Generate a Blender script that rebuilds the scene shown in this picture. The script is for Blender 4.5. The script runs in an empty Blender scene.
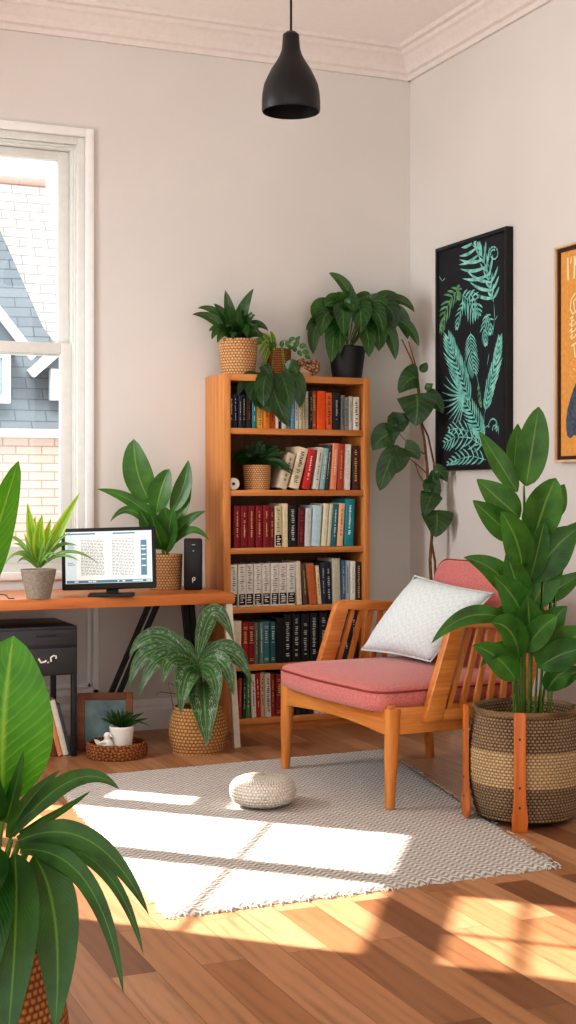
import bpy, bmesh, math, random
from mathutils import Vector, Matrix, Quaternion
R_ = random.Random(7)
PI = math.pi
scn = bpy.context.scene
COL = scn.collection

# ------------------------------------------------------------------ geometry constants (metres, room axes)
CAM_H = 1.2
YAW = math.radians(23)
FPX = 1400.0
CY, SY = math.cos(YAW), math.sin(YAW)
YB, XR, ZC = 6.737, 3.579, 3.57         # back wall, right wall, ceiling

def ratio(px):
    u = (px - 288) / FPX
    return (u*CY + SY) / (CY - u*SY)

def on_y(px, py, Y):
    X = ratio(px)*Y
    d = X*SY + Y*CY
    return Vector((X, Y, CAM_H + (490-py)*d/FPX))

def on_z(px, py, z):
    a = (px-288)/FPX; u = (490-py)/FPX
    t = (z-CAM_H)/u
    return Vector(((a*CY+SY)*t, (CY-a*SY)*t, z))

def depth(p): return p[0]*SY + p[1]*CY

# ------------------------------------------------------------------ node helpers
class NT:
    def __init__(s, name):
        s.m = bpy.data.materials.new(name); s.m.use_nodes = True
        s.t = s.m.node_tree; s.t.nodes.clear()
        s.out = s.t.nodes.new('ShaderNodeOutputMaterial')
    def n(s, typ, **kw):
        nd = s.t.nodes.new(typ)
        for k, v in kw.items():
            if k.startswith('i_'):
                key = k[2:].replace('_', ' ')
                s.set(nd.inputs[key], v)
            else: setattr(nd, k, v)
        return nd
    def set(s, sock, v):
        if isinstance(v, bpy.types.NodeSocket): s.t.links.new(v, sock)
        elif isinstance(v, (tuple, list)) and len(v) == 3 and sock.type == 'RGBA': sock.default_value = (*v, 1)
        else: sock.default_value = v
    def math(s, op, a, b=None, c=None):
        nd = s.t.nodes.new('ShaderNodeMath'); nd.operation = op
        for i, v in enumerate((a, b, c)):
            if v is not None: s.set(nd.inputs[i], v)
        return nd.outputs[0]
    def mix(s, f, a, b, mode='MIX'):
        nd = s.t.nodes.new('ShaderNodeMix'); nd.data_type = 'RGBA'; nd.blend_type = mode
        s.set(nd.inputs[0], f); s.set(nd.inputs[6], a); s.set(nd.inputs[7], b)
        return nd.outputs[2]
    def ramp(s, f, stops, interp='LINEAR'):
        nd = s.t.nodes.new('ShaderNodeValToRGB'); s.set(nd.inputs[0], f)
        cr = nd.color_ramp; cr.interpolation = interp
        while len(cr.elements) < len(stops): cr.elements.new(0.5)
        for e, (p, c) in zip(cr.elements, stops):
            e.position = p; e.color = (*c, 1) if len(c) == 3 else c
        return nd.outputs[0]
    def coord(s, which='Object'): return s.n('ShaderNodeTexCoord').outputs[which]
    def mapping(s, vec, scale=(1,1,1), rot=(0,0,0), loc=(0,0,0)):
        nd = s.n('ShaderNodeMapping'); s.set(nd.inputs[0], vec)
        nd.inputs['Location'].default_value = loc; nd.inputs['Rotation'].default_value = rot; nd.inputs['Scale'].default_value = scale
        return nd.outputs[0]
    def noise(s, vec, scale=5, detail=4, rough=.5):
        nd = s.n('ShaderNodeTexNoise'); s.set(nd.inputs['Vector'], vec)
        nd.inputs['Scale'].default_value = scale; nd.inputs['Detail'].default_value = detail; nd.inputs['Roughness'].default_value = rough
        return nd.outputs[0]
    def sep(s, vec):
        nd = s.n('ShaderNodeSeparateXYZ'); s.set(nd.inputs[0], vec); return nd.outputs
    def comb(s, x, y, z=0.0):
        nd = s.n('ShaderNodeCombineXYZ')
        for i, v in enumerate((x, y, z)): s.set(nd.inputs[i], v)
        return nd.outputs[0]
    def bump(s, h, strength=.3, dist=.01):
        nd = s.n('ShaderNodeBump'); s.set(nd.inputs['Height'], h)
        nd.inputs['Strength'].default_value = strength; nd.inputs['Distance'].default_value = dist
        return nd.outputs[0]
    def bsdf(s, color, rough=.5, normal=None, spec=.5, metal=0, link=True, **kw):
        nd = s.n('ShaderNodeBsdfPrincipled')
        s.set(nd.inputs['Base Color'], color); s.set(nd.inputs['Roughness'], rough)
        nd.inputs['Specular IOR Level'].default_value = spec; nd.inputs['Metallic'].default_value = metal
        if normal is not None: s.set(nd.inputs['Normal'], normal)
        for k, v in kw.items(): s.set(nd.inputs[k], v)
        if link: s.t.links.new(nd.outputs[0], s.out.inputs[0])
        return nd.outputs[0]

def srgb(r, g, b):
    f = lambda v: (v/255/12.92) if v/255 <= .04045 else ((v/255+.055)/1.055)**2.4
    return (f(r), f(g), f(b))

_mc = {}
def plain(name, rgb, rough=.55, spec=.4, metal=0, var=.06, nscale=30, bump=0.0):
    if name in _mc: return _mc[name]
    t = NT(name); v = t.coord()
    nz = t.noise(v, nscale, 3)
    a = tuple(max(0, c*(1-var*2)) for c in rgb); b = tuple(min(1, c*(1+var)) for c in rgb)
    c = t.ramp(nz, [(.3, a), (.7, b)])
    t.bsdf(c, rough, t.bump(nz, bump, .002) if bump else None, spec, metal)
    _mc[name] = t.m; return t.m

def wood(name, dark, light, axis='X', rough=.4, spec=.4):
    t = NT(name); v = t.coord()
    sc = {'X': (1.2, 22, 22), 'Y': (22, 1.2, 22), 'Z': (22, 22, 1.2)}[axis]
    m = t.mapping(v, sc)
    n1 = t.noise(m, 1.6, 6, .6); n2 = t.noise(m, 7, 3)
    f = t.math('ADD', t.math('MULTIPLY', n1, .75), t.math('MULTIPLY', n2, .25))
    mid = tuple((a+b)/2 for a, b in zip(dark, light))
    c = t.ramp(f, [(.32, dark), (.5, mid), (.66, light)])
    t.bsdf(c, rough, t.bump(f, .08, .002), spec)
    return t.m

# ------------------------------------------------------------------ mesh helpers
def new_bm():
    bm = bmesh.new(); bm.loops.layers.uv.new('UVMap'); return bm

def box(bm, lo, hi, bevel=0.0, seg=2, mat=None):
    lo, hi = Vector(lo), Vector(hi)
    c = (lo+hi)/2; s = hi-lo
    M = Matrix.Translation(c) @ Matrix.Diagonal((*s, 1))
    if mat is not None: M = mat @ M
    r = bmesh.ops.create_cube(bm, size=1, matrix=M)
    if bevel > 0:
        es = list({e for v in r['verts'] for e in v.link_edges})
        bmesh.ops.bevel(bm, geom=es, offset=bevel, segments=seg, affect='EDGES', profile=.5, clamp_overlap=True)
    return bm

def face(bm, vs, uvs=None):
    try: f = bm.faces.new(vs)
    except ValueError: return None
    if uvs:
        L = bm.loops.layers.uv.active
        for l, u in zip(f.loops, uvs): l[L].uv = u
    return f

def tube(bm, pts, rad, n=8, cap=True, flat=1.0):
    pts = [Vector(p) for p in pts]
    if not isinstance(rad, (list, tuple)): rad = [rad]*len(pts)
    rings = []; ref = None; L = 0
    for i, p in enumerate(pts):
        tg = (pts[min(i+1, len(pts)-1)] - pts[max(i-1, 0)]).normalized()
        if ref is None:
            ref = tg.orthogonal().normalized()
        else:
            ref = (ref - tg*ref.dot(tg)).normalized()
        bi = tg.cross(ref)
        if i: L += (p-pts[i-1]).length
        rings.append(([bm.verts.new(p + (ref*math.cos(2*PI*k/n)+bi*math.sin(2*PI*k/n)*flat)*rad[i]) for k in range(n)], L))
    for (a, la), (b, lb) in zip(rings, rings[1:]):
        for k in range(n):
            k2 = (k+1) % n
            face(bm, [a[k], a[k2], b[k2], b[k]], [(k/n, la), ((k+1)/n, la), ((k+1)/n, lb), (k/n, lb)])
    if cap:
        face(bm, list(reversed(rings[0][0]))); face(bm, rings[-1][0])

def lathe(bm, prof, n=40, c=(0, 0, 0), closed=False):
    """prof: list of (r, z); uv u = angle, v = arc length fraction"""
    c = Vector(c); tot = sum(math.dist(prof[i], prof[i+1]) for i in range(len(prof)-1)) or 1
    rings = []; acc = 0
    for i, (r, z) in enumerate(prof):
        if i: acc += math.dist(prof[i-1], prof[i])
        if r < 1e-5: rings.append(([bm.verts.new(c+Vector((0, 0, z)))], acc/tot))
        else: rings.append(([bm.verts.new(c+Vector((r*math.cos(2*PI*k/n), r*math.sin(2*PI*k/n), z))) for k in range(n)], acc/tot))
    for (a, va), (b, vb) in zip(rings, rings[1:]):
        for k in range(n):
            k2 = (k+1) % n
            if len(a) == 1 and len(b) == 1: continue
            if len(a) == 1: face(bm, [a[0], b[k2], b[k]], [(k/n, va), ((k+1)/n, vb), (k/n, vb)])
            elif len(b) == 1: face(bm, [a[k], a[k2], b[0]], [(k/n, va), ((k+1)/n, va), (k/n, vb)])
            else: face(bm, [a[k], a[k2], b[k2], b[k]], [(k/n, va), ((k+1)/n, va), ((k+1)/n, vb), (k/n, vb)])

def prism(bm, poly, fn, t0, t1, bevel=0):
    """poly: 2D list; fn(u,v,t)->Vector"""
    a = [bm.verts.new(fn(u, v, t0)) for u, v in poly]
    b = [bm.verts.new(fn(u, v, t1)) for u, v in poly]
    f = [bm.faces.new(a), bm.faces.new(list(reversed(b)))]
    n = len(poly)
    for i in range(n):
        j = (i+1) % n
        f.append(bm.faces.new([a[j], a[i], b[i], b[j]]))
    if bevel:
        es = list({e for x in f for e in x.edges})
        bmesh.ops.bevel(bm, geom=es, offset=bevel, segments=2, affect='EDGES', profile=.5, clamp_overlap=True)

def flat(bm, poly, fn):
    face(bm, [bm.verts.new(fn(u, v)) for u, v in poly], [(u, v) for u, v in poly])

PROF = {
    'lance': lambda t: max(0, math.sin(PI*min(1, t**.75)))**.85,
    'ovate': lambda t: (min(1, 1.62*(max(t, 0)**.55)*(max(0, 1-t)**.72)))*1.0,
    'broad': lambda t: (max(0, math.sin(PI*t**.85)))**.62,
    'strap': lambda t: min(1, .35+t*2.2)*max(0, 1-t**2.6)**.9,
    'heart': lambda t: min(1, (t*7)**.5)*max(0, 1-t**1.7)**.75,
    'spike': lambda t: (1-t)**.8*(.6+.4*min(1, t*5)),
}
def leaf(bm, p0, p1, p2, w, prof='lance', fold=.25, roll=0, facing=(0, -1, .25), n=12, wav=0.0, curl=0.0):
    p0, p1, p2 = map(Vector, (p0, p1, p2)); f = Vector(facing).normalized()
    rows = []; P = PROF[prof]; ph = R_.random()*6
    js = (-1, -.5, 0, .5, 1)
    for i in range(n+1):
        t = i/n
        c = p0*(1-t)**2 + p1*2*t*(1-t) + p2*t*t
        tg = ((p1-p0)*(1-t) + (p2-p1)*t)
        if tg.length < 1e-6: tg = p2-p0
        tg.normalize()
        sd = tg.cross(f)
        if sd.length < .05: sd = tg.cross(Vector((.3, -.2, 1)))
        sd.normalize()
        if roll: sd = Quaternion(tg, math.radians(roll)) @ sd
        nm = sd.cross(tg).normalized()
        if nm.dot(f) < 0 and not roll: nm = -nm
        h = w/2*P(t)
        if i in (0,): h = max(h, w*.03)
        row = []
        for j in js:
            off = nm*(fold*h*abs(j)) + nm*(wav*w*math.sin(t*13+ph+(0 if j > 0 else 1.7))*abs(j)) - nm*(curl*h*j*j)
            row.append(bm.verts.new(c + sd*h*j + off))
        rows.append((row, t))
    for (a, ta), (b, tb) in zip(rows, rows[1:]):
        for k in range(4):
            u0, u1 = (js[k]+1)/2, (js[k+1]+1)/2
            face(bm, [a[k], a[k+1], b[k+1], b[k]], [(u0, ta), (u1, ta), (u1, tb), (u0, tb)])

def obj(name, bm, m, parent=None, smooth=True, loc=None, rotz=0, auto=True):
    bmesh.ops.recalc_face_normals(bm, faces=bm.faces)
    me = bpy.data.meshes.new(name); bm.to_mesh(me); bm.free()
    if smooth:
        for p in me.polygons: p.use_smooth = True
        if auto:
            try: me.set_sharp_from_angle(angle=math.radians(38))
            except Exception: pass
    me.materials.append(m)
    o = bpy.data.objects.new(name, me); COL.objects.link(o)
    if parent: o.parent = parent
    if loc is not None: o.location = loc
    if rotz: o.rotation_euler = (0, 0, rotz)
    return o

def tag(o, label, cat, group=None):
    o['label'] = label; o['category'] = cat
    if group: o['group'] = group
    return o

def thing(name, label, cat, loc=(0, 0, 0), rotz=0, group=None):
    o = bpy.data.objects.new(name, None); o.empty_display_size = .05; COL.objects.link(o)
    o.location = loc; o.rotation_euler = (0, 0, rotz)
    return tag(o, label, cat, group)

def struct(name, bm, m, smooth=False):
    o = obj(name, bm, m, None, smooth); o['kind'] = 'structure'; return o

# ------------------------------------------------------------------ materials
def wall_mat():
    t = NT('wall_paint'); v = t.coord()
    n = t.noise(v, 1.2, 3); n2 = t.noise(v, 160, 2)
    c = t.ramp(n, [(.3, srgb(214, 210, 205)), (.7, srgb(221, 217, 212))])
    t.bsdf(c, .85, t.bump(n2, .05, .002), .2)
    return t.m
M_wall = wall_mat()
M_white = plain('white_gloss_paint', srgb(238, 238, 236), .4, .4, var=.015)
M_ceil = plain('ceiling_paint', srgb(242, 238, 234), .9, .2, var=.01)
M_trim = plain('trim_paint', srgb(226, 218, 212), .55, .35, var=.02)
M_sash = plain('sash_paint', srgb(222, 223, 218), .45, .4, var=.02)

def floor_mat():
    t = NT('oak_planks'); v = t.coord()
    s = t.sep(v)
    uv = t.comb(s[1], s[0])
    br = t.n('ShaderNodeTexBrick', offset=.37, offset_frequency=2, squash=1, squash_frequency=2)
    t.set(br.inputs['Vector'], uv)
    br.inputs['Scale'].default_value = 1; br.inputs['Brick Width'].default_value = .92; br.inputs['Row Height'].default_value = .118
    br.inputs['Mortar Size'].default_value = .0012; br.inputs['Mortar Smooth'].default_value = .3; br.inputs['Bias'].default_value = -.05
    t.set(br.inputs['Color1'], (0, 0, 0)); t.set(br.inputs['Color2'], (1, 1, 1)); t.set(br.inputs['Mortar'], (.5, .5, .5))
    rnd = br.outputs['Color']
    off = t.n('ShaderNodeVectorMath', operation='ADD'); t.set(off.inputs[0], t.mapping(v, (18, 1.6, 1)))
    t.set(off.inputs[1], t.comb(t.math('MULTIPLY', rnd, 37.0), t.math('MULTIPLY', rnd, 11.0)))
    g = t.noise(off.outputs[0], 1.5, 6, .62)
    base = t.ramp(rnd, [(0, srgb(126, 84, 58)), (.3, srgb(172, 122, 84)), (.65, srgb(198, 152, 114)), (.85, srgb(182, 132, 94)), (1, srgb(146, 100, 70))])
    g2 = t.n('ShaderNodeTexWave', wave_type='BANDS', bands_direction='X'); t.set(g2.inputs['Vector'], off.outputs[0]); g2.inputs['Scale'].default_value = .4; g2.inputs['Distortion'].default_value = 14; g2.inputs['Detail'].default_value = 3; g2.inputs['Detail Scale'].default_value = .8
    gg = t.math('ADD', t.math('MULTIPLY', g, .86), t.math('MULTIPLY', g2.outputs[1], .14))
    gr = t.ramp(gg, [(.22, (.60, .56, .53)), (.48, (1, 1, 1)), (.75, (1.14, 1.12, 1.09))])
    c = t.mix(1.0, base, gr, 'MULTIPLY')
    c = t.mix(t.math('MULTIPLY', br.outputs['Fac'], .75), c, srgb(84, 48, 28))
    h = t.math('SUBTRACT', t.math('MULTIPLY', g, .2), br.outputs['Fac'])
    t.bsdf(c, t.math('ADD', t.math('MULTIPLY', g, .2), .27), t.bump(h, .25, .002), .45)
    return t.m
M_floor = floor_mat()

M_case = wood('bookcase_wood', srgb(184, 112, 54), srgb(218, 152, 88), 'Z')
M_case_h = wood('bookcase_shelf_wood', srgb(184, 112, 54), srgb(220, 152, 88), 'X')
M_desk = wood('desk_wood', srgb(186, 104, 50), srgb(222, 146, 84), 'X', .35)
M_chair = wood('chair_wood', srgb(178, 104, 44), srgb(216, 144, 74), 'Z', .35)
M_chairx = wood('chair_rail_wood', srgb(178, 104, 44), srgb(218, 146, 76), 'X', .35)
M_chairy = wood('chair_apron_wood', srgb(182, 108, 46), srgb(218, 148, 78), 'Y', .35)
M_stand = wood('stand_wood', srgb(176, 92, 34), srgb(214, 128, 60), 'Z', .4)
M_frame = wood('brown_frame_wood', srgb(104, 58, 32), srgb(146, 88, 52), 'X', .5)
M_palew = wood('pale_frame_wood', srgb(206, 170, 134), srgb(232, 204, 172), 'Z', .5)
M_black = plain('black_satin', srgb(30, 30, 32), .45, .4, var=.05)
M_blackm = plain('black_matte', srgb(40, 40, 42), .6, .35, var=.05)
M_char = plain('charcoal_metal', srgb(54, 55, 58), .42, .45, var=.06)
M_soil = plain('soil', srgb(58, 42, 32), .95, .1, var=.3, nscale=120, bump=.6)
M_ceram = plain('white_ceramic', srgb(236, 232, 224), .35, .5, var=.02)
M_conc = plain('grey_concrete', srgb(150, 140, 128), .85, .2, var=.12, nscale=90, bump=.3)
M_stem = plain('green_stem', srgb(92, 122, 50), .5, .3, var=.15)
M_bark = plain('brown_stem', srgb(120, 82, 50), .7, .2, var=.2, nscale=60)
M_paper = plain('paper', srgb(226, 216, 196), .9, .1, var=.05, nscale=200)

def wicker(name, light, dark, hole, rows, cols, bands=None, b=.7):
    t = NT(name); uv = t.coord('UV'); s = t.sep(uv)
    vr = t.math('MULTIPLY', s[1], rows); row = t.math('FLOOR', vr); fr = t.math('FRACT', vr)
    ph = t.math('ADD', t.math('MULTIPLY', s[0], cols), t.math('MULTIPLY', row, .5))
    w = t.math('ABSOLUTE', t.math('SINE', t.math('MULTIPLY', ph, PI)))
    e = t.math('SINE', t.math('MULTIPLY', fr, PI))
    h = t.math('MULTIPLY', w, e)
    nz = t.noise(t.mapping(uv, (cols*1.3, rows*1.1, 1)), 1.0, 3)
    nb = t.noise(t.coord(), 9, 2)
    f = t.math('ADD', t.math('MULTIPLY', h, .8), t.math('SUBTRACT', t.math('MULTIPLY', nz, .5), .22))
    c = t.ramp(f, [(.08, hole), (.3, dark), (.62, light), (.95, tuple(min(1, x*1.12) for x in light))])
    if bands:
        for (v0, v1, colr) in bands:
            inb = t.math('MULTIPLY', t.math('GREATER_THAN', s[1], v0), t.math('LESS_THAN', s[1], v1))
            c2 = t.ramp(f, [(.08, tuple(x*.35 for x in colr)), (.3, tuple(x*.65 for x in colr)), (.62, colr), (.95, tuple(min(1, x*1.15) for x in colr))])
            c = t.mix(inb, c, c2)
    c = t.mix(.25, c, t.ramp(nb, [(.3, tuple(x*.7 for x in dark)), (.7, light)]))
    t.bsdf(c, .75, t.bump(f, b, .006), .2)
    return t.m
M_wick = wicker('cane_weave', srgb(218, 180, 132), srgb(190, 140, 92), srgb(112, 70, 40), 22, 34, b=.45)
M_wick2 = wicker('tan_basket_weave', srgb(208, 166, 112), srgb(172, 122, 74), srgb(104, 66, 36), 24, 44, b=.6)
M_wick3 = wicker('brown_basket_weave', srgb(170, 112, 66), srgb(118, 72, 40), srgb(56, 32, 18), 20, 40, b=.5)
M_wickF = wicker('rust_basket_weave', srgb(186, 126, 74), srgb(146, 88, 46), srgb(92, 52, 26), 30, 66)
M_wickB = wicker('striped_basket_weave', srgb(164, 140, 112), srgb(118, 94, 70), srgb(50, 38, 28), 34, 84,
                 bands=[(.325, .66, srgb(226, 194, 146))], b=.8)
M_rope = wicker('rope_rim_weave', srgb(206, 176, 134), srgb(150, 118, 82), srgb(70, 52, 36), 3, 90)

def leaf_mat(name, dark, mid, rib, kind='pinnate', rough=.33, trans=.25, tcol=None, veins=9, vstr=.35, spec=.5):
    t = NT(name); uv = t.coord('UV'); s = t.sep(uv)
    d = t.math('ABSOLUTE', t.math('SUBTRACT', s[0], .5))
    nz = t.noise(t.coord(), 14, 3)
    base = t.ramp(nz, [(.3, dark), (.7, mid)])
    ribm = t.math('SUBTRACT', 1.0, t.math('MINIMUM', t.math('DIVIDE', d, .045), 1.0))
    if kind == 'parallel':
        vv = t.math('SINE', t.math('MULTIPLY', d, 2*PI*veins))
    else:
        vv = t.math('SINE', t.math('MULTIPLY', t.math('SUBTRACT', t.math('MULTIPLY', s[1], veins), t.math('MULTIPLY', d, veins*.55)), 2*PI))
    vm = t.math('POWER', t.math('ADD', t.math('MULTIPLY', vv, .5), .5), 6 if kind != 'parallel' else 2)
    c = t.mix(t.math('MULTIPLY', vm, vstr), base, rib)
    if kind == 'variegated':
        sp = t.noise(t.comb(t.math('MULTIPLY', d, 10), t.math('SUBTRACT', t.math('MULTIPLY', s[1], 26), t.math('MULTIPLY', d, 16))), 1.4, 3)
        edge = t.math('SUBTRACT', .5, t.math('ABSOLUTE', t.math('SUBTRACT', d, .25)))
        m = t.math('GREATER_THAN', t.math('ADD', sp, t.math('MULTIPLY', t.math('SUBTRACT', edge, .38), .7)), .60)
        c = t.mix(t.math('MULTIPLY', m, .5), c, srgb(196, 208, 180))
        em = t.math('GREATER_THAN', d, .45)
        c = t.mix(t.math('MULTIPLY', em, .3), c, srgb(150, 180, 110))
    if kind == 'striped':
        m = t.math('GREATER_THAN', d, .30)
        c = t.mix(t.math('MULTIPLY', m, .75), c, srgb(196, 208, 80))
    c = t.mix(t.math('MULTIPLY', ribm, .75), c, rib)
    hh = t.math('ADD', t.math('MULTIPLY', vm, .4), ribm)
    nb = t.bump(hh, .35, .003)
    p = t.bsdf(c, rough, nb, spec, link=False)
    tr = t.n('ShaderNodeBsdfTranslucent')
    t.set(tr.inputs['Color'], t.mix(.55, c, tcol or srgb(130, 180, 40)))
    ms = t.n('ShaderNodeMixShader'); ms.inputs[0].default_value = trans
    t.t.links.new(p, ms.inputs[1]); t.t.links.new(tr.outputs[0], ms.inputs[2]); t.t.links.new(ms.outputs[0], t.out.inputs[0])
    return t.m
L_dark = leaf_mat('dark_glossy_leaf', srgb(18, 50, 22), srgb(42, 90, 36), srgb(112, 156, 84), veins=7, vstr=.22, rough=.28)
L_deep = leaf_mat('deep_green_leaf', srgb(16, 44, 20), srgb(36, 76, 32), srgb(92, 136, 68), veins=6, vstr=.22, rough=.28)
L_mid = leaf_mat('mid_green_leaf', srgb(26, 74, 26), srgb(60, 118, 40), srgb(130, 172, 78), veins=16, vstr=.14, rough=.28)
L_right = leaf_mat('fresh_green_leaf', srgb(26, 78, 30), srgb(64, 128, 46), srgb(136, 178, 84), veins=18, vstr=.09, rough=.3, trans=.28)
L_fore = leaf_mat('foreground_leaf', srgb(18, 58, 22), srgb(44, 98, 34), srgb(112, 160, 64), veins=24, vstr=.10, rough=.26, trans=.25)
L_banana = leaf_mat('bright_banana_leaf', srgb(44, 116, 22), srgb(74, 148, 30), srgb(158, 200, 78), veins=13, vstr=.16, rough=.36, trans=.38, tcol=srgb(120, 196, 30))
L_lime = leaf_mat('lime_striped_leaf', srgb(74, 136, 36), srgb(122, 176, 50), srgb(206, 220, 100), 'striped', veins=4, vstr=.1, trans=.5, tcol=srgb(200, 230, 50))
L_thin = leaf_mat('thin_grassy_leaf', srgb(66, 122, 46), srgb(120, 168, 76), srgb(196, 212, 140), 'parallel', veins=2, vstr=.3, trans=.35)
L_var = leaf_mat('silver_streaked_leaf', srgb(22, 62, 28), srgb(46, 98, 42), srgb(120, 162, 92), 'variegated', veins=16, vstr=.2, trans=.18, rough=.3)
L_fern = leaf_mat('fern_leaf', srgb(20, 52, 22), srgb(42, 86, 36), srgb(80, 124, 60), veins=3, vstr=.1)
L_cream = leaf_mat('cream_edged_leaf', srgb(70, 118, 56), srgb(108, 148, 78), srgb(196, 206, 160), 'striped', veins=4, vstr=.1)

# ------------------------------------------------------------------ ROOM
bm = new_bm(); box(bm, (-3.6, -2.2, -.06), (3.75, 6.9, 0)); struct('floor', bm, M_floor)
bm = new_bm(); prism(bm, [(3.75, 6.9), (.70, 6.9), (-2.12, 2.66), (-2.12, -2.2), (3.75, -2.2)], lambda u, v, t: Vector((u, v, t)), ZC, ZC+.1); struct('ceiling', bm, M_ceil)
# back wall with the window opening
WX0, WX1, WZ0, WZ1 = .80, 1.775, .80, 2.937
bm = new_bm()
for lo, hi in [((.2, YB, 0), (WX0, YB+.16, ZC)), ((WX1, YB, 0), (XR+.15, YB+.16, ZC)), ((WX0, YB, 0), (WX1, YB+.16, WZ0)), ((WX0, YB, WZ1), (WX1, YB+.16, ZC))]:
    box(bm, lo, hi)
struct('wall_back', bm, M_wall)
bm = new_bm(); box(bm, (XR, -2.2, 0), (XR+.15, YB, ZC)); struct('wall_right', bm, M_wall)

# bay wall on the left, outside the frame: its two tall windows let the sun in
E2 = Vector((.565, .825, 0)); EN = Vector((.825, -.565, 0)); W0 = Vector((-1.2, 4, 0))
def bay(b, z, t): return W0 + E2*b + EN*t + Vector((0, 0, z))
SUN_EL = math.radians(40); T = math.tan(SUN_EL)
cols = [(1.43, 2.04), (2.15, 2.66), (2.80, 2.95)]
rows = [(1.30*T, 2.78*T), (2.96*T, 3.75*T), (1.50*T, 1.90*T), (2.02*T, 2.28*T)]
open_ = [(0, 0), (1, 0), (0, 1), (2, 2), (2, 3)]
bs = sorted({-1.6, 3.36, *[x for c in cols for x in c]}); zs = sorted({0.0, ZC, *[x for r in rows for x in r]})
bm = new_bm()
for b0, b1 in zip(bs, bs[1:]):
    for z0, z1 in zip(zs, zs[1:]):
        if any(cols[i][0]-1e-6 < (b0+b1)/2 < cols[i][1] and rows[j][0]-1e-6 < (z0+z1)/2 < rows[j][1] for i, j in open_): continue
        prism(bm, [(b0, z0), (b1, z0), (b1, z1), (b0, z1)], lambda u, v, t: bay(u, v, t), -.02, .02)
struct('wall_left', bm, M_wall)
bm = new_bm()
for c, r in ((cols[0], rows[1]), (cols[0], rows[0])):
    m = (c[0]+c[1])/2 - .05; hw_ = .010 if r is rows[1] else .004
    if r is rows[1]: prism(bm, [(m-hw_, r[0]), (m+hw_, r[0]), (m+hw_, r[1]), (m-hw_, r[1])], lambda u, v, t: bay(u, v, t), -.01, .01)
for z, c, hw_ in ((2.25*T, cols[0], .007), (2.25*T, cols[1], .007), (3.18*T, cols[0], .010)):
    prism(bm, [(c[0], z-hw_), (c[1], z-hw_), (c[1], z+hw_), (c[0], z+hw_)], lambda u, v, t: bay(u, v, t), -.008, .008)
struct('window_2', bm, M_white)
# unseen pier, added only to block the low sun from window_1
bm = new_bm(); box(bm, (.40, YB+.16, -1), (.58, YB+3.6, 7.5)); struct('sun_blocker', bm, M_white)

# crown moulding
def crown(name, fn, a, b):
    prof = [(0, 3.415), (.018, 3.415), (.022, 3.44), (.04, 3.448), (.052, 3.475), (.085, 3.515), (.10, 3.525), (.104, 3.545), (.125, 3.55), (.13, ZC), (0, ZC)]
    bm = new_bm(); prism(bm, prof, fn, a, b); struct(name, bm, M_trim)
crown('trim_1', lambda u, v, t: Vector((t, YB-u, v)), .2, XR)
crown('trim_2', lambda u, v, t: Vector((XR-u, t, v)), YB, -2.2)
def base(name, fn, a, b):
    prof = [(0, 0), (.02, 0), (.02, .10), (.016, .112), (.016, .125), (.008, .148), (0, .152)]
    bm = new_bm(); prism(bm, prof, fn, a, b); struct(name, bm, M_white)
base('baseboard_back', lambda u, v, t: Vector((t, YB-u, v)), .6, XR)
base('baseboard_right', lambda u, v, t: Vector((XR-u, t, v)), YB, -2.2)
# moulded panel under the window
bm = new_bm()
def mould(x0, z0, x1, z1, w, d):
    for lo, hi in [((x0, YB-d, z0), (x1, YB, z0+w)), ((x0, YB-d, z1-w), (x1, YB, z1)), ((x0, YB-d, z0), (x0+w, YB, z1)), ((x1-w, YB-d, z0), (x1, YB, z1))]:
        box(bm, lo, hi, .004)
mould(.75, .19, 1.84, .715, .03, .014); mould(.79, .23, 1.80, .675, .018, .008)
struct('trim_3', bm, M_white)

# window_1: casing, jambs, two sashes, panes, stool
W = bpy.data.objects.new('window_1', None); COL.objects.link(W); W['kind'] = 'structure'; W.location = (0, 0, 0)
bm = new_bm()
cw = .040
for lo, hi in [((WX0-cw, YB-.018, WZ0-.02), (WX0, YB, WZ1+cw)), ((WX1, YB-.018, WZ0-.02), (WX1+cw, YB, WZ1+cw)), ((WX0, YB-.018, WZ1), (WX1, YB, WZ1+cw))]:
    box(bm, lo, hi, .003)
obj('casing', bm, M_white, W)
bm = new_bm()
for lo, hi in [((WX0, YB, WZ0), (WX0+.05, YB+.155, WZ1)), ((WX1-.036, YB+.012, WZ0), (WX1, YB+.155, WZ1)), ((WX0+.05, YB+.012, WZ1-.034), (WX1-.036, YB+.155, WZ1)), ((WX0+.05, YB, WZ0), (WX1-.036, YB+.155, WZ0+.04))]:
    box(bm, lo, hi, .003)
for k in range(2):
    o = .036 + k*.009; y = YB+.036+k*.016
    box(bm, (WX1-o-.009, y, WZ0+.04), (WX1-o, YB+.15, WZ1-o-.009), .002); box(bm, (WX0+.05, y+.001, WZ1-o-.009), (WX1-o, YB+.15, WZ1-o), .002)
obj('jamb', bm, M_sash, W)
SX0, SX1 = WX0+.05, WX1-.055; MID = 1.895
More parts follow.
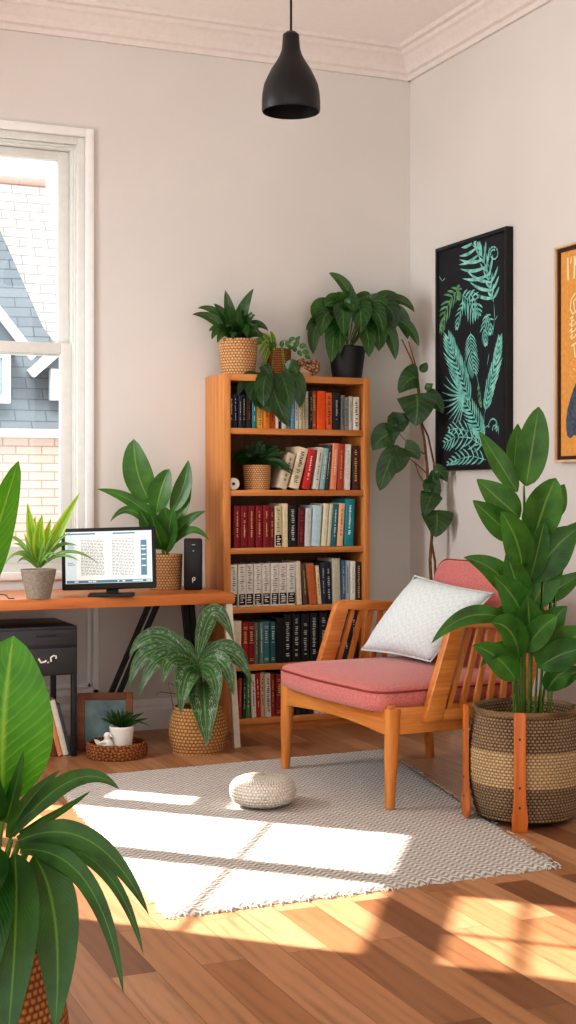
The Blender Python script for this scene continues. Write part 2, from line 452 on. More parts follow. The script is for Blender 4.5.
def sash(z0, z1, y, bt, bb):
    bm = new_bm(); w = .054
    for lo, hi in [((SX0, y, z0), (SX0+w, y+.045, z1)), ((SX1-w, y, z0), (SX1, y+.045, z1)), ((SX0+w, y, z0), (SX1-w, y+.045, z0+bb)), ((SX0+w, y, z1-bt), (SX1-w, y+.045, z1))]:
        box(bm, lo, hi, .003)
    s_ = obj('sash', bm, M_sash, W)
    t = NT('window_glass'); tr = t.n('ShaderNodeBsdfTransparent'); tr.inputs[0].default_value = (.97, .985, .98, 1)
    gl = t.n('ShaderNodeBsdfGlossy'); gl.inputs['Roughness'].default_value = .02; ms = t.n('ShaderNodeMixShader'); ms.inputs[0].default_value = .04
    t.t.links.new(tr.outputs[0], ms.inputs[1]); t.t.links.new(gl.outputs[0], ms.inputs[2]); t.t.links.new(ms.outputs[0], t.out.inputs[0])
    bm = new_bm(); box(bm, (SX0+w-.01, y+.02, z0+bb-.01), (SX1-w+.01, y+.024, z1-bt+.01)); obj('pane', bm, t.m, s_)
sash(MID-.03, WZ1-.056, YB+.105, .045, .045)
sash(WZ0+.04, MID+.03, YB+.056, .052, .085)
bm = new_bm(); box(bm, (WX0-.09, YB-.045, WZ0-.035), (WX1+.09, YB+.06, WZ0+.005), .008); box(bm, (WX0-.05, YB-.02, WZ0-.10), (WX1+.05, YB, WZ0-.035), .004)
obj('window_sill', bm, M_white, W)

# ------------------------------------------------------------------ house across the street
def tiles(name, c1, c2, mort, w, h, ms=.012):
    t = NT(name); uv = t.coord('UV')
    br = t.n('ShaderNodeTexBrick', offset=.5); t.set(br.inputs['Vector'], uv)
    br.inputs['Scale'].default_value = 1; br.inputs['Brick Width'].default_value = w; br.inputs['Row Height'].default_value = h
    br.inputs['Mortar Size'].default_value = ms; br.inputs['Mortar Smooth'].default_value = .4
    t.set(br.inputs['Color1'], c1); t.set(br.inputs['Color2'], c2); t.set(br.inputs['Mortar'], mort)
    t.bsdf(br.outputs[0], .85, t.bump(br.outputs[1], .2, .01), .2); return t.m
HY = 16.0
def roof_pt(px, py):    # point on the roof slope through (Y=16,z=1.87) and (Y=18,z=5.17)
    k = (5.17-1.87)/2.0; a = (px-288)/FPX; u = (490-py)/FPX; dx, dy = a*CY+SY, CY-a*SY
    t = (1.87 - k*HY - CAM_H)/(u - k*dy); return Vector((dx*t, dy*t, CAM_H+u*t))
H = thing('house', 'brick house with pale slate roof across the street, seen through the window', 'house', (3.4, HY, -3))
HO = Vector(H.location)
def polyobj(name, pts, m, off=(0, 0, 0), thick=0):
    bm = new_bm(); L = bm.loops.layers.uv.active
    vs = [bm.verts.new(Vector(p)-HO+Vector(off)) for p in pts]; f = bm.faces.new(vs)
    for l in f.loops:
        c = l.vert.co; l[L].uv = (c.x, math.hypot(c.y, c.z) if abs(c.y) > .02 else c.z)
    if thick:
        r = bmesh.ops.extrude_face_region(bm, geom=[f]); bmesh.ops.translate(bm, verts=[v for v in r['geom'] if isinstance(v, bmesh.types.BMVert)], vec=(0, thick, 0))
    return obj(name, bm, m, H, False)
M_hb = tiles('pale_brick', srgb(206, 178, 164), srgb(216, 192, 178), srgb(172, 148, 134), .30, .098, .010)
M_hr = tiles('pale_slate', srgb(192, 186, 180), srgb(204, 199, 194), srgb(150, 146, 144), .36, .135, .009)
M_hs = tiles('shaded_blue_slate', srgb(120, 128, 136), srgb(132, 140, 147), srgb(94, 103, 110), .36, .135, .009)  # darker slate: the roof's shadow as colour, also the dormer gables
M_ridge = plain('ridge_tile', srgb(206, 164, 152), .8, .2)
polyobj('wall', [(0.0, HY, -3), (6, HY, -3), (6, HY, 1.87), (0.0, HY, 1.87)], M_hb, thick=.2)
polyobj('roof', [(0, HY, 1.87), (4.4, HY, 1.87), (4.22, 18, 5.17), (0, 18, 5.17)], M_hr)
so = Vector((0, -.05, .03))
polyobj('roof_shade', [roof_pt(*p)+so for p in [(-60, 150), (-22, 182), (0, 235), (42, 330), (57, 350), (64, 432), (-60, 432)]], M_hs)  # shadow across the roof, built as a darker sheet over the pale slate
bm = new_bm(); tube(bm, [Vector((0, 17.98, 5.19))-HO, Vector((4.2, 17.98, 5.19))-HO], .055, 10); obj('ridge', bm, M_ridge, H)
bm = new_bm(); box(bm, Vector((0, HY-.14, 1.80))-HO, Vector((6, HY+.02, 1.9))-HO, .02); obj('gutter', bm, M_trim, H)
# two dormers
def dormer(px0, px1, pyb, pyt, pyg, Y):
    a, b = on_y(px0, pyb, Y), on_y(px1, pyb, Y); zt = on_y(px0, pyt, Y).z; zg = on_y(px0, pyg, Y).z
    bm = new_bm(); w = .09; zb = a.z
    for lo, hi in [((a.x, Y, zb), (a.x+w, Y+.12, zt)), ((b.x-w, Y, zb), (b.x, Y+.12, zt)), ((a.x+w, Y, zb), (b.x-w, Y+.12, zb+w)), ((a.x+w, Y, zt-w), (b.x-w, Y+.12, zt)), (((a.x+b.x)/2-.03, Y+.02, zb+w), ((a.x+b.x)/2+.03, Y+.1, zt-w))]:
        box(bm, Vector(lo)-HO, Vector(hi)-HO, .01)
    f = obj('window', bm, M_white, H)
    bm = new_bm(); box(bm, Vector((a.x+.04, Y+.05, zb+.04))-HO, Vector((b.x-.04, Y+.06, zt-.04))-HO); obj('pane', bm, plain('far_glass', srgb(150, 168, 180), .15, .6), f)
    bm = new_bm(); mx = (a.x+b.x)/2
    prism(bm, [(a.x-.18, zt), (b.x+.18, zt), (mx, zg)], lambda u, v, t: Vector((u, t, v))-HO, Y-.02, Y+1.2)
    g = obj('dormer_gable', bm, M_hs, H, False)
    bm = new_bm()
    for s, e in [((a.x-.25, zt-.08), (mx, zg+.02)), ((b.x+.25, zt-.08), (mx, zg+.02))]:
        tube(bm, [Vector((s[0], Y-.06, s[1]))-HO, Vector((e[0], Y-.06, e[1]))-HO], .07, 4)
    obj('bargeboard', bm, M_white, g)
dormer(-42, 11, 402, 348, 296, 15.85)
dormer(51, 80, 400, 368, 344, 15.9)

# ------------------------------------------------------------------ PENDANT LAMP
pc = Vector((0, 0, 0)); d = 5.0; a = 3/FPX*d
pc = Vector((a*CY+d*SY, -a*SY+d*CY, 0)); s = d/FPX
P = thing('pendant_lamp', 'black bell-shaped pendant lamp hanging on a black cord from the ceiling', 'lamp', (pc.x, pc.y, ZC))
zb = CAM_H + (490-112)*s - ZC
bm = new_bm()
pr = [(28.5, 0), (29.3, 1.5), (29.3, 10), (28.8, 18), (27.2, 27), (23.6, 35), (19.6, 43), (15, 50), (11.6, 56), (9.4, 62), (8.6, 70), (8.2, 77), (5, 80), (1.5, 81)]
inn = [(1.5, 76), (7, 74), (8, 63), (10, 56), (13.4, 49), (18, 42), (22.2, 34), (25.8, 26), (27.4, 17), (28, 9), (28, 0), (28.5, 0)]
lathe(bm, [(r*s, zb+z*s) for r, z in inn+pr[1:]], 48); obj('lamp_shade', bm, M_black, P)
bm = new_bm(); tube(bm, [(0, 0, zb+79*s), (0, 0, 0)], .0045, 8); obj('cord', bm, M_black, P)
bm = new_bm(); lathe(bm, [(0, -.03), (.04, -.03), (.05, -.02), (.052, 0), (0, 0)], 32); obj('ceiling_rose', bm, M_black, P)
bm = new_bm(); lathe(bm, [(0, zb+18*s), (.018, zb+20*s), (.028, zb+30*s), (.022, zb+42*s), (.014, zb+52*s), (.014, zb+70*s), (0, zb+72*s)], 20); obj('bulb', bm, M_ceram, P)

# ------------------------------------------------------------------ BOOKCASE
BX0, BX1, BYF, BYB, BZ = 2.40, 3.198, 6.457, 6.733, 1.775
BK = thing('bookcase', 'tall honey-coloured wooden bookcase with six shelves against the back wall', 'bookcase', (BX0, BYB, 0))
bw, bd = BX1-BX0, BYB-BYF
for x in (0, bw-.035):
    bm = new_bm(); box(bm, (x, -bd, 0), (x+.035, 0, BZ), .003); obj('side_panel', bm, M_case, BK)
bm = new_bm(); box(bm, (.035, -bd+.003, BZ-.034), (bw-.035, 0, BZ), .003); obj('top_panel', bm, M_case_h, BK)
SH = [1.507, 1.2, .913, .62, .333, .066]
for z in SH:
    bm = new_bm(); box(bm, (.035, -bd+.004, z-.03), (bw-.035, -.01, z), .003); obj('shelf', bm, M_case_h, BK)
bm = new_bm(); box(bm, (.035, -.012, .03), (bw-.035, -.002, BZ-.034)); obj('back_panel', bm, wood('bookcase_back_wood', srgb(96, 62, 38), srgb(128, 84, 52), 'Z'), BK)
bm = new_bm(); box(bm, (.035, -bd+.02, 0), (bw-.035, -bd+.04, .036), .002); obj('plinth', bm, M_case_h, BK)

# ------------------------------------------------------------------ BOOKS
def cover_mat(rgb): 
    k = 'book_cover_%d_%d_%d' % rgb
    return plain(k, srgb(*rgb), .55, .35, var=.06, nscale=60)
M_gold = plain('gold_foil', srgb(214, 180, 116), .4, .5, var=.1)
M_silv = plain('silver_foil', srgb(196, 196, 192), .4, .5, var=.1)
M_ink = plain('black_ink', srgb(34, 32, 34), .6, .3)
M_inkw = plain('white_ink', srgb(236, 232, 224), .6, .3)
M_inkr = plain('red_ink', srgb(190, 60, 44), .6, .3)
M_inkt = plain('teal_ink', srgb(40, 120, 140), .6, .3)
def rect(bm, x0, z0, x1, z1, y):
    face(bm, [bm.verts.new((x0, y, z0)), bm.verts.new((x1, y, z0)), bm.verts.new((x1, y, z1)), bm.verts.new((x0, y, z1))])
def make_book(label, group, loc, w, h, dpt, tilt, rgb, style='title', ink=None, rx=0, rz=0):
    """spine faces -y; origin on the base at the left edge; tilt leans it (deg, + to the right)"""
    c = .0022; bm = new_bm(); e = min(.004, w*.18)
    # spine and boards as one U shaped cover
    out = [(0, dpt), (0, e), (w*.15, e*.25), (w*.5, 0), (w*.85, e*.25), (w, e), (w, dpt), (w-c, dpt), (w-c, e+c), (w*.5, c+.001), (c, e+c), (c, dpt)]
    prism(bm, out, lambda u, v, t: Vector((u, v, t)), 0, h)
    b = obj('book', bm, cover_mat(rgb), None, False); tag(b, label, 'book', group)
    b.location = loc; b.rotation_euler = (math.radians(rx), math.radians(tilt), rz)
    bm = new_bm(); box(bm, (c+.0003, e+c+.0005, .004), (w-c-.0003, dpt-.004, h-.004)); obj('pages', bm, M_paper, b, False)
    y = -.0006
    if style != 'none':
        bm = new_bm()
        if style == 'title':
            z = h*.86; 
            while z > h*.25:
                l = R_.uniform(.003, .007)
                if R_.random() < .82: rect(bm, w*.38, z-l, w*R_.uniform(.52, .62), z, y)
                z -= l+R_.uniform(.0015, .004)
        elif style == 'words':   # bold heavy lettering
            z = h*.9
            while z > h*.14:
                l = R_.uniform(.003, .006)
                if R_.random() < .85: rect(bm, w*R_.uniform(.26, .36), z-l, w*R_.uniform(.58, .72), z, y)
                z -= l+R_.uniform(.003, .006)
        elif style == 'bands':
            for q in (.08, .12, .5, .84, .88): rect(bm, w*.16, h*q, w*.84, h*q+.003, y)
            z = h*.78
            while z > h*.56:
                l = R_.uniform(.004, .008); rect(bm, w*.28, z-l, w*R_.uniform(.6, .74), z, y); z -= l+.004
        elif style == 'set':     # white volume: dark lettering above, black block below
            rect(bm, w*.08, h*.04, w*.92, h*.30, y)
            z = h*.94
            while z > h*.36:
                l = R_.uniform(.0015, .0035); x0 = w*R_.uniform(.18, .4)
                rect(bm, x0, z-l, w*R_.uniform(.5, .8), z, y); z -= l+R_.uniform(.004, .008)
        obj('spine_title', bm, ink or M_gold, b, False)
        if style == 'set':
            bm = new_bm(); z = h*.27
            while z > h*.07:
                l = R_.uniform(.003, .006); rect(bm, w*R_.uniform(.15, .3), z-l, w*R_.uniform(.55, .85), z, y-.0005); z -= l+R_.uniform(.004, .008)
            obj('spine_imprint', bm, M_inkw, b, False)
    return b

ORD = ['first', 'second', 'third', 'fourth', 'fifth', 'sixth', 'seventh', 'eighth', 'ninth', 'tenth', 'eleventh', 'twelfth', 'thirteenth', 'fourteenth', 'fifteenth', 'sixteenth',
       'seventeenth', 'eighteenth', 'nineteenth', 'twentieth', 'twenty-first', 'twenty-second', 'twenty-third', 'twenty-fourth', 'twenty-fifth', 'twenty-sixth', 'twenty-seventh', 'twenty-eighth', 'twenty-ninth', 'thirtieth']
SHN = ['top shelf', 'second shelf down', 'third shelf down', 'fourth shelf down', 'fifth shelf down', 'lowest shelf']
def bx(px): return ratio(px)*6.48
# (left px, right px, top y px, lean px of the top, colour, words for it, title style, ink)
K, G, S, Wt, Rd, Tl = M_ink, M_gold, M_silv, M_inkw, M_inkr, M_inkt
C1 = lambda v: 220+v*.2691
S1 = [(35, 50, 80, (28, 30, 40), 'black', 'title', S), (51, 67, 78, (34, 42, 62), 'navy', 'title', S), (68, 81, 84, (44, 52, 68), 'slate blue', 'title', S), (82, 99, 80, (24, 24, 28), 'black', 'title', G),
      (100, 119, 82, (30, 36, 36), 'greenish black', 'title', Rd), (120, 136, 84, (48, 124, 128), 'teal', 'title', Wt), (137, 161, 90, (226, 168, 52), 'yellow', 'words', Tl), (162, 185, 92, (214, 128, 44), 'amber', 'title', K),
      (186, 207, 90, (196, 98, 40), 'orange-brown', 'title', K), (208, 216, 92, (228, 216, 190), 'cream', 'title', K), (217, 228, 92, (46, 44, 48), 'charcoal', 'title', Wt), (229, 247, 88, (226, 224, 216), 'white', 'title', K),
      (249, 263, 86, (128, 152, 168), 'grey-blue', 'title', Wt), (264, 279, 84, (110, 150, 176), 'light blue', 'title', Wt), (280, 293, 70, (206, 216, 218), 'pale blue', 'title', K), (294, 306, 62, (226, 212, 178), 'cream', 'title', K),
      (307, 319, 62, (176, 166, 128), 'olive-beige', 'title', K), (320, 331, 64, (206, 204, 198), 'light grey', 'title', K), (332, 342, 66, (32, 32, 36), 'black', 'title', G), (343, 358, 63, (170, 92, 50), 'brown', 'bands', G),
      (360, 392, 62, (236, 92, 30), 'thick bright orange', 'none', K), (395, 418, 68, (226, 116, 62), 'orange', 'words', K), (422, 448, 66, (40, 42, 46), 'thick black', 'title', S), (450, 463, 76, (120, 124, 122), 'grey', 'words', K),
      (464, 477, 84, (150, 154, 150), 'light grey', 'words', K), (479, 494, 80, (196, 196, 188), 'pale grey', 'title', K), (495, 517, 82, (226, 220, 204), 'off-white', 'words', K)]
S2 = [(218, 250, 300, 42, (206, 192, 166), 'beige', 'title', K), (258, 296, 278, 44, (228, 214, 184), 'thick cream', 'words', K), (306, 334, 286, 30, (196, 48, 44), 'red', 'title', Wt), (344, 366, 280, 24, (206, 204, 190), 'pale grey', 'title', K),
      (368, 386, 284, 20, (142, 178, 176), 'pale teal', 'title', Wt), (388, 402, 272, 18, (64, 82, 88), 'dark slate', 'title', Wt), (408, 430, 266, 12, (226, 144, 108), 'salmon', 'title', Wt), (434, 456, 268, 8, (176, 66, 44), 'brick red', 'title', G),
      (460, 484, 270, 6, (230, 224, 212), 'white', 'title', S), (494, 518, 276, 0, (76, 46, 40), 'dark brown', 'words', G)]
S3 = [(52, 77, 72, 0, (128, 26, 36), 'dark red', 'title', G), (78, 104, 72, 0, (126, 24, 34), 'dark red', 'title', G), (106, 131, 72, 0, (130, 28, 36), 'dark red', 'title', G), (133, 158, 72, 0, (126, 26, 34), 'dark red', 'title', G),
      (160, 184, 72, 0, (132, 28, 36), 'dark red', 'title', G), (185, 203, 78, 0, (120, 36, 40), 'thin crimson', 'title', G), (204, 231, 76, 0, (206, 196, 160), 'speckled cream', 'set', K), (232, 254, 66, 0, (230, 214, 172), 'cream', 'title', S),
      (257, 286, 74, 0, (32, 34, 42), 'black', 'words', S), (288, 312, 82, 4, (88, 34, 36), 'maroon', 'words', Rd), (313, 336, 84, 6, (206, 206, 206), 'pale grey', 'title', S), (338, 372, 74, 9, (188, 216, 222), 'thick pale blue', 'none', Tl),
      (376, 396, 68, 12, (226, 218, 188), 'cream', 'title', S), (398, 410, 70, 12, (206, 206, 178), 'greenish cream', 'title', S), (411, 432, 70, 10, (52, 110, 116), 'dark teal', 'title', Wt), (434, 456, 68, 10, (232, 186, 146), 'peach', 'title', Rd),
      (460, 494, 52, 8, (36, 138, 150), 'tall teal', 'title', Wt)]
S4 = [(36+31*i-i*.4, 36+31*i+28, 274, 0, (222, 218, 208), 'white', 'set', K) for i in range(8)]
S4 += [(286, 306, 270, -6, (228, 216, 190), 'cream', 'none', K), (309, 325, 282, -10, (84, 74, 64), 'grey-brown', 'title', G), (326, 358, 278, -18, (190, 106, 58), 'russet', 'none', K), (359, 372, 288, -12, (226, 206, 166), 'thin cream', 'title', K),
       (372, 391, 278, -4, (44, 58, 80), 'navy', 'title', S), (392, 412, 276, -6, (36, 40, 50), 'blue-black', 'words', S), (420, 450, 264, -3, (196, 194, 174), 'tall grey-green', 'none', K), (452, 466, 272, 0, (70, 104, 134), 'blue', 'title', Wt),
       (467, 484, 274, 0, (186, 202, 208), 'pale blue', 'title', K), (485, 504, 276, 0, (232, 228, 218), 'white', 'title', S), (506, 524, 280, 0, (48, 44, 44), 'charcoal', 'words', G)]
S5 = [(50, 80, 72, 0, (226, 214, 194), 'cream', 'none', K), (84, 106, 80, 0, (158, 40, 46), 'red', 'bands', G), (107, 129, 80, 0, (140, 34, 40), 'dark red', 'bands', G), (130, 146, 82, 0, (108, 124, 112), 'grey-green', 'title', G),
      (147, 160, 82, 0, (108, 140, 140), 'grey-teal', 'title', Wt), (161, 184, 80, 0, (62, 122, 130), 'teal', 'bands', S), (187, 206, 82, 0, (46, 104, 116), 'deep teal', 'bands', S), (209, 235, 70, 0, (26, 26, 28), 'plain black', 'none', K)]
S5 += [(238+33*i, 238+33*i+29, 58, 0, (30, 30, 33), 'black silver-lettered', 'words', S) for i in range(5)]
S5 += [(404+27*i, 404+27*i+24, 66, 0, (44, 42, 44), 'dark grey', 'title', S) for i in range(4)]
S6 = [(52, 66, 318, 3, (52, 84, 58), 'green', 'title', Wt), (67, 81, 312, 2, (176, 56, 50), 'red-topped', 'title', G), (83, 96, 312, 4, (36, 68, 46), 'dark green', 'title', Wt), (97, 111, 308, 3, (92, 140, 86), 'leaf green', 'title', Wt),
      (113, 131, 300, -6, (230, 222, 206), 'white', 'title', K), (133, 150, 296, -6, (170, 46, 44), 'red', 'title', Wt), (152, 168, 296, -4, (206, 172, 138), 'tan', 'title', K), (170, 190, 300, -4, (214, 208, 196), 'black-lettered white', 'words', K),
      (191, 206, 306, -3, (150, 52, 48), 'brick red', 'title', G), (208, 236, 308, 0, (134, 36, 40), 'dark red', 'bands', G)]
S6 += [(238+22*i, 238+22*i+20, 312, 0, [(54, 46, 44), (70, 50, 46), (48, 48, 52), (40, 42, 46), (58, 44, 42)][i], ['dark brown', 'russet black', 'slate', 'black', 'umber'][i], 'title', G) for i in range(5)]
S6 += [(350+21*i, 350+21*i+19, 318, 0, (220, 212, 196), 'off-white', 'title', K) for i in range(7)]
specs = [([(a, b, t, 0, *r) for a, b, t, *r in S1], 205, 3.716, SH[0]), (S2, 440, 3.716, SH[1]), (S3, 228, 3.716, SH[2]), (S4, 432, 3.716, SH[3]), (S5, 236, 3.716, SH[4]), (S6, 462, 3.716, SH[5])]
def quad(x, z, w, h, ang):
    a = math.radians(ang); c, s_ = math.cos(a), math.sin(a)
    return [(x+u*c+v*s_, z-u*s_+v*c) for u, v in ((0, 0), (w, 0), (w, h), (0, h))]
def side_x(q, z, right):
    xs = []
    for (x0, z0), (x1, z1) in zip(q, q[1:]+q[:1]):
        if min(z0, z1)-1e-9 <= z <= max(z0, z1)+1e-9:
            t = 0 if abs(z1-z0) < 1e-9 else (z-z0)/(z1-z0); xs.append(x0+(x1-x0)*t)
    return (max(xs) if right else min(xs)) if xs else None
def push(qa, qb):       # how far b has to move right to clear a
    m = -9
    for z in sorted({p[1] for p in qa+qb}):
        a, b = side_x(qa, z, True), side_x(qb, z, False)
        if a is not None and b is not None: m = max(m, a-b)
    return m
for si, (lst, basey, k, z) in enumerate(specs):
    n = len(lst); shrink = 1.0
    for attempt in range(40):
        placed = []
        for i, (a, b, top, lean, rgb, word, style, ink) in enumerate(lst):
            x0, x1 = bx(220+a/k), bx(220+b/k)
            scale = depth((x0, 6.48))/FPX
            h = (basey-top)/k*scale; lw = lean/k*scale
            ang = math.degrees(math.atan2(lw, h))
            w = ((x1-x0)*math.cos(math.radians(ang)) - .0006)*shrink
            h = h/math.cos(math.radians(ang)) - w*math.sin(math.radians(abs(ang)))
            maxh = ([BZ-.034]+[s_-.03 for s_ in SH])[si] - z - .012
            h = min(h, maxh)
            zz = z + .0006 + (w*math.sin(math.radians(ang)) if ang > 0 else 0)
            x = max(x0, BX0+.0365)
            for pl in placed[-3:]:
                d_ = push(pl, quad(x, zz, w, h, ang))
                if d_ > -.0003: x += d_+.0004
            q = quad(x, zz, w, h, ang)
            lo_ = min(p[0] for p in q)
            if lo_ < BX0+.0365: x += BX0+.0365-lo_; q = quad(x, zz, w, h, ang)
            placed.append(q); lst[i] = lst[i][:8]+((x, zz, w, h, ang),)
        if max(p[0] for q in placed for p in q) < BX1-.036: break
        lst[:] = [e[:8] for e in lst]; shrink *= .985
    for i, (a, b, top, lean, rgb, word, style, ink, (x, zz, w, h, ang)) in enumerate(lst):
        side = ('%s from the left' % ORD[i]) if i < (n+1)//2 else ('%s from the right' % ORD[n-1-i] if i < n-1 else 'last on the right')
        lean_w = 'leaning ' if abs(ang) > 6 else ''
        lab = '%s%s book, %s, on the %s of the bookcase' % (lean_w, word, side, SHN[si])
        make_book(lab, 'books on the %s of the bookcase' % SHN[si], (x, 6.472+R_.uniform(0, .012), zz), w, h, min(R_.uniform(.15, .19), .21), ang, rgb, style, ink)
# pale blue picture book illustration
# ------------------------------------------------------------------ pots and plants
def pot_prof(r0, r1, h, th=.008, bulge=0.0, lip=0.0):
    o = []
    for i in range(13):
        t = i/12; o.append((r0+(r1-r0)*t + bulge*math.sin(PI*t), h*t))
    if lip: o += [(r1+lip, h-.006), (r1+lip, h+.002)]
    o += [(r1-th*.3, h+.004), (r1-th, h)]
    hi = h*.80
    inn = r0+(r1-r0)*.8 + bulge*math.sin(PI*.8) - th
    o += [(inn, hi)]
    return [(0, 0)] + o, inn, hi

def potted(label, loc, r0, r1, h, pm, leafm, name='potted_plant', cat='plant', group=None, bulge=0.0, lip=0.0, potname='pot', n=40, rim=None):
    """Empty at the base of the pot, local x = to the right, y = away, z up"""
    t = thing(name, label, cat, loc, -YAW, group)
    bm = new_bm(); pr, inn, hi = pot_prof(r0, r1, h, bulge=bulge, lip=lip)
    lathe(bm, pr, n); p = obj(potname, bm, pm, t)
    bm = new_bm(); lathe(bm, [(0, hi+.006), (inn*.6, hi+.004), (inn-.001, hi)], 28); obj('soil', bm, M_soil, t)
    if rim:
        bm = new_bm(); ring = [(r1*math.cos(a*PI/24), r1*math.sin(a*PI/24), h) for a in range(49)]
        tube(bm, ring, rim[0], 8, cap=False); obj('rim', bm, rim[1], p)
    return t

WIDE = 1.28
def px_leaf(bm, s, base, tip, w, ctrl=None, d=(0, 0, 0), prof='lance', **kw):
    """offsets in units of s metres, x right, y up; d = depth towards the viewer for base / control / tip"""
    b = Vector((base[0]*s, -d[0]*s, base[1]*s)); t = Vector((tip[0]*s, -d[2]*s, tip[1]*s))
    if ctrl is None: c = (b+t)/2 + Vector((0, -d[1]*s, 0))
    else: c = Vector((ctrl[0]*s, -d[1]*s, ctrl[1]*s))
    leaf(bm, b, c, t, w*s*WIDE, prof, **kw)

# --- left plant on top of the bookcase
WIDE = 1.02
s = 6.96/FPX; o = on_y(238, 371, 6.585); o.z = BZ
t = potted('bushy dark green plant in a tan woven pot, left end of the bookcase top', o, .082, .098, .178, M_wick, L_deep, bulge=.004)
bm = new_bm(); A = (0, 40)
for tip, w, c, dd in [((16, 88), 13, (2, 66), 4), ((-13, 87), 12, (-8, 66), 0), ((-41, 68), 9, (-22, 74), 2), ((-46, 61), 11, (-24, 64), 8), ((-26, 35), 12, (-20, 56), 14), ((-20, 31), 12, (-14, 52), 20),
                      ((31, 44), 10, (18, 62), 8), ((18, 60), 10, (10, 60), 14), ((-4, 34), 13, (-6, 52), 22), ((10, 36), 13, (8, 54), 22), ((22, 38), 12, (14, 56), 18), ((4, 72), 11, (2, 60), 16),
                      ((-24, 72), 11, (-12, 62), 10), ((26, 36), 9, (20, 50), 0), ((-12, 72), 12, (-8, 60), 16), ((14, 66), 10, (9, 56), -8), ((-30, 46), 10, (-20, 56), -8), ((0, 66), 13, (0, 54), 20), ((-10, 46), 13, (-8, 56), 24)]:
    px_leaf(bm, s, (R_.uniform(-3, 3), 36), tip, w, c, (R_.uniform(-3, 4), dd*.8, dd), fold=.25)
obj('foliage', bm, L_deep, t)
bm = new_bm()
for k in range(5): tube(bm, [(R_.uniform(-.02, .02), R_.uniform(-.02, .02), .14), (R_.uniform(-.03, .03), R_.uniform(-.03, 0), .27)], .003, 6)
obj('stem', bm, M_stem, t)

# --- small trailing pot beside it
WIDE = 1.2
o = on_y(278, 371, 6.59); o.z = BZ
t = potted('small woven pot with trailing vine and large split leaves hanging over the bookcase edge', o, .056, .066, .138, M_wick3, L_deep, bulge=.003)
bm = new_bm()
for (x, y, w, a) in [(14, 38, 6, .3), (19, 33, 7, 1), (25, 31, 7, .2), (28, 25, 7, -.5), (22, 24, 6, -1), (17, 28, 6, 2), (10, 34, 6, .4), (12, 30, 5, 2.6), (4, 33, 6, 1.4), (20, 38, 5, .9), (-4, 32, 6, 2), (-9, 34, 5, 2.4), (30, 20, 5, -.6)]:
    px_leaf(bm, s, (x-3*math.cos(a), y-3*math.sin(a)), (x+4*math.cos(a), y+4*math.sin(a)), w, None, (8, 1, 10), 'ovate', fold=.15)
obj('foliage', bm, L_mid, t)
bm = new_bm()     # cream-edged leaves draping between the two pots
for tip, w, c in [((-20, 20), 5, (-12, 44)), ((-14, 6), 4, (-10, 34)), ((-25, 34), 5, (-16, 44)), ((-27, 26), 5, (-20, 42)), ((-16, 16), 4, (-12, 40)), ((-8, 46), 5, (-4, 40)), ((-18, 44), 5, (-10, 42))]:
    px_leaf(bm, s, (-3, 28), tip, w, c, (6, 10, 16), fold=.15)
obj('pale_foliage', bm, L_cream, t)
bm = new_bm()
for b_, tip, w, c, dd in [((-18, 2), (-6, -38), 26, (-32, -14), 6), ((-6, 4), (12, -53), 26, (-6, -22), 10), ((6, 4), (22, -34), 22, (24, -2), 6), ((-20, 0), (-40, -22), 13, (-34, 2), 4), ((2, 2), (12, -36), 22, (10, -10), 14),
                          ((-10, 4), (-14, -33), 22, (-16, -10), 13), ((8, 4), (19, 0), 15, (16, 16), 4), ((-14, 8), (-4, -6), 14, (-16, 12), 2)]:
    px_leaf(bm, s, b_, tip, w, c, (32, 34+dd, 34+dd), 'ovate', fold=.12, wav=.03, facing=(0, -1, .3))
obj('hanging_foliage', bm, L_deep, t)
bm = new_bm()
for b_ in ((-18, 2), (-6, 4), (6, 4), (8, 4), (-14, 8)):
    tube(bm, [(0, -.02, .11), (b_[0]*s*.6, -.075, .15), (b_[0]*s, -32*s, b_[1]*s)], .0025, 6)
for q in ((12, 36), (24, 30), (-8, 34)): tube(bm, [(0, 0, .11), (q[0]*s*.5, -.03, .15+q[1]*s*.2), (q[0]*s, -8*s, q[1]*s)], .0018, 5)
obj('stem', bm, M_stem, t)

# --- knotted ornament
o = on_y(306, 372, 6.58); o.z = BZ
K_ = thing('knot_ornament', 'brown and cream knotted rope ornament on the bookcase top', 'ornament', o, -YAW)
tm = wicker('mottled_rope', srgb(196, 160, 128), srgb(140, 84, 58), srgb(80, 44, 30), 60, 3, b=.5)
bm = new_bm()
for q in range(3):
    pts = []
    for i in range(61):
        a = i/60*2*PI
        r = .030+.013*math.cos(3*a+q*2.1); zz = .034+.020*math.sin(2*a+q*2.1)+.004*q
        pts.append((1.45*r*math.cos(a+q), 1.0*r*math.sin(a+q), .004+zz*1.38))
    tube(bm, pts, .0125, 8, cap=False)
obj('rope_knot', bm, tm, K_)
bm = new_bm(); lathe(bm, [(0, .003), (.03, .004), (.044, .03), (.034, .06), (0, .072)], 24); obj('core', bm, plain('cream_core', srgb(206, 178, 146), .7), K_)

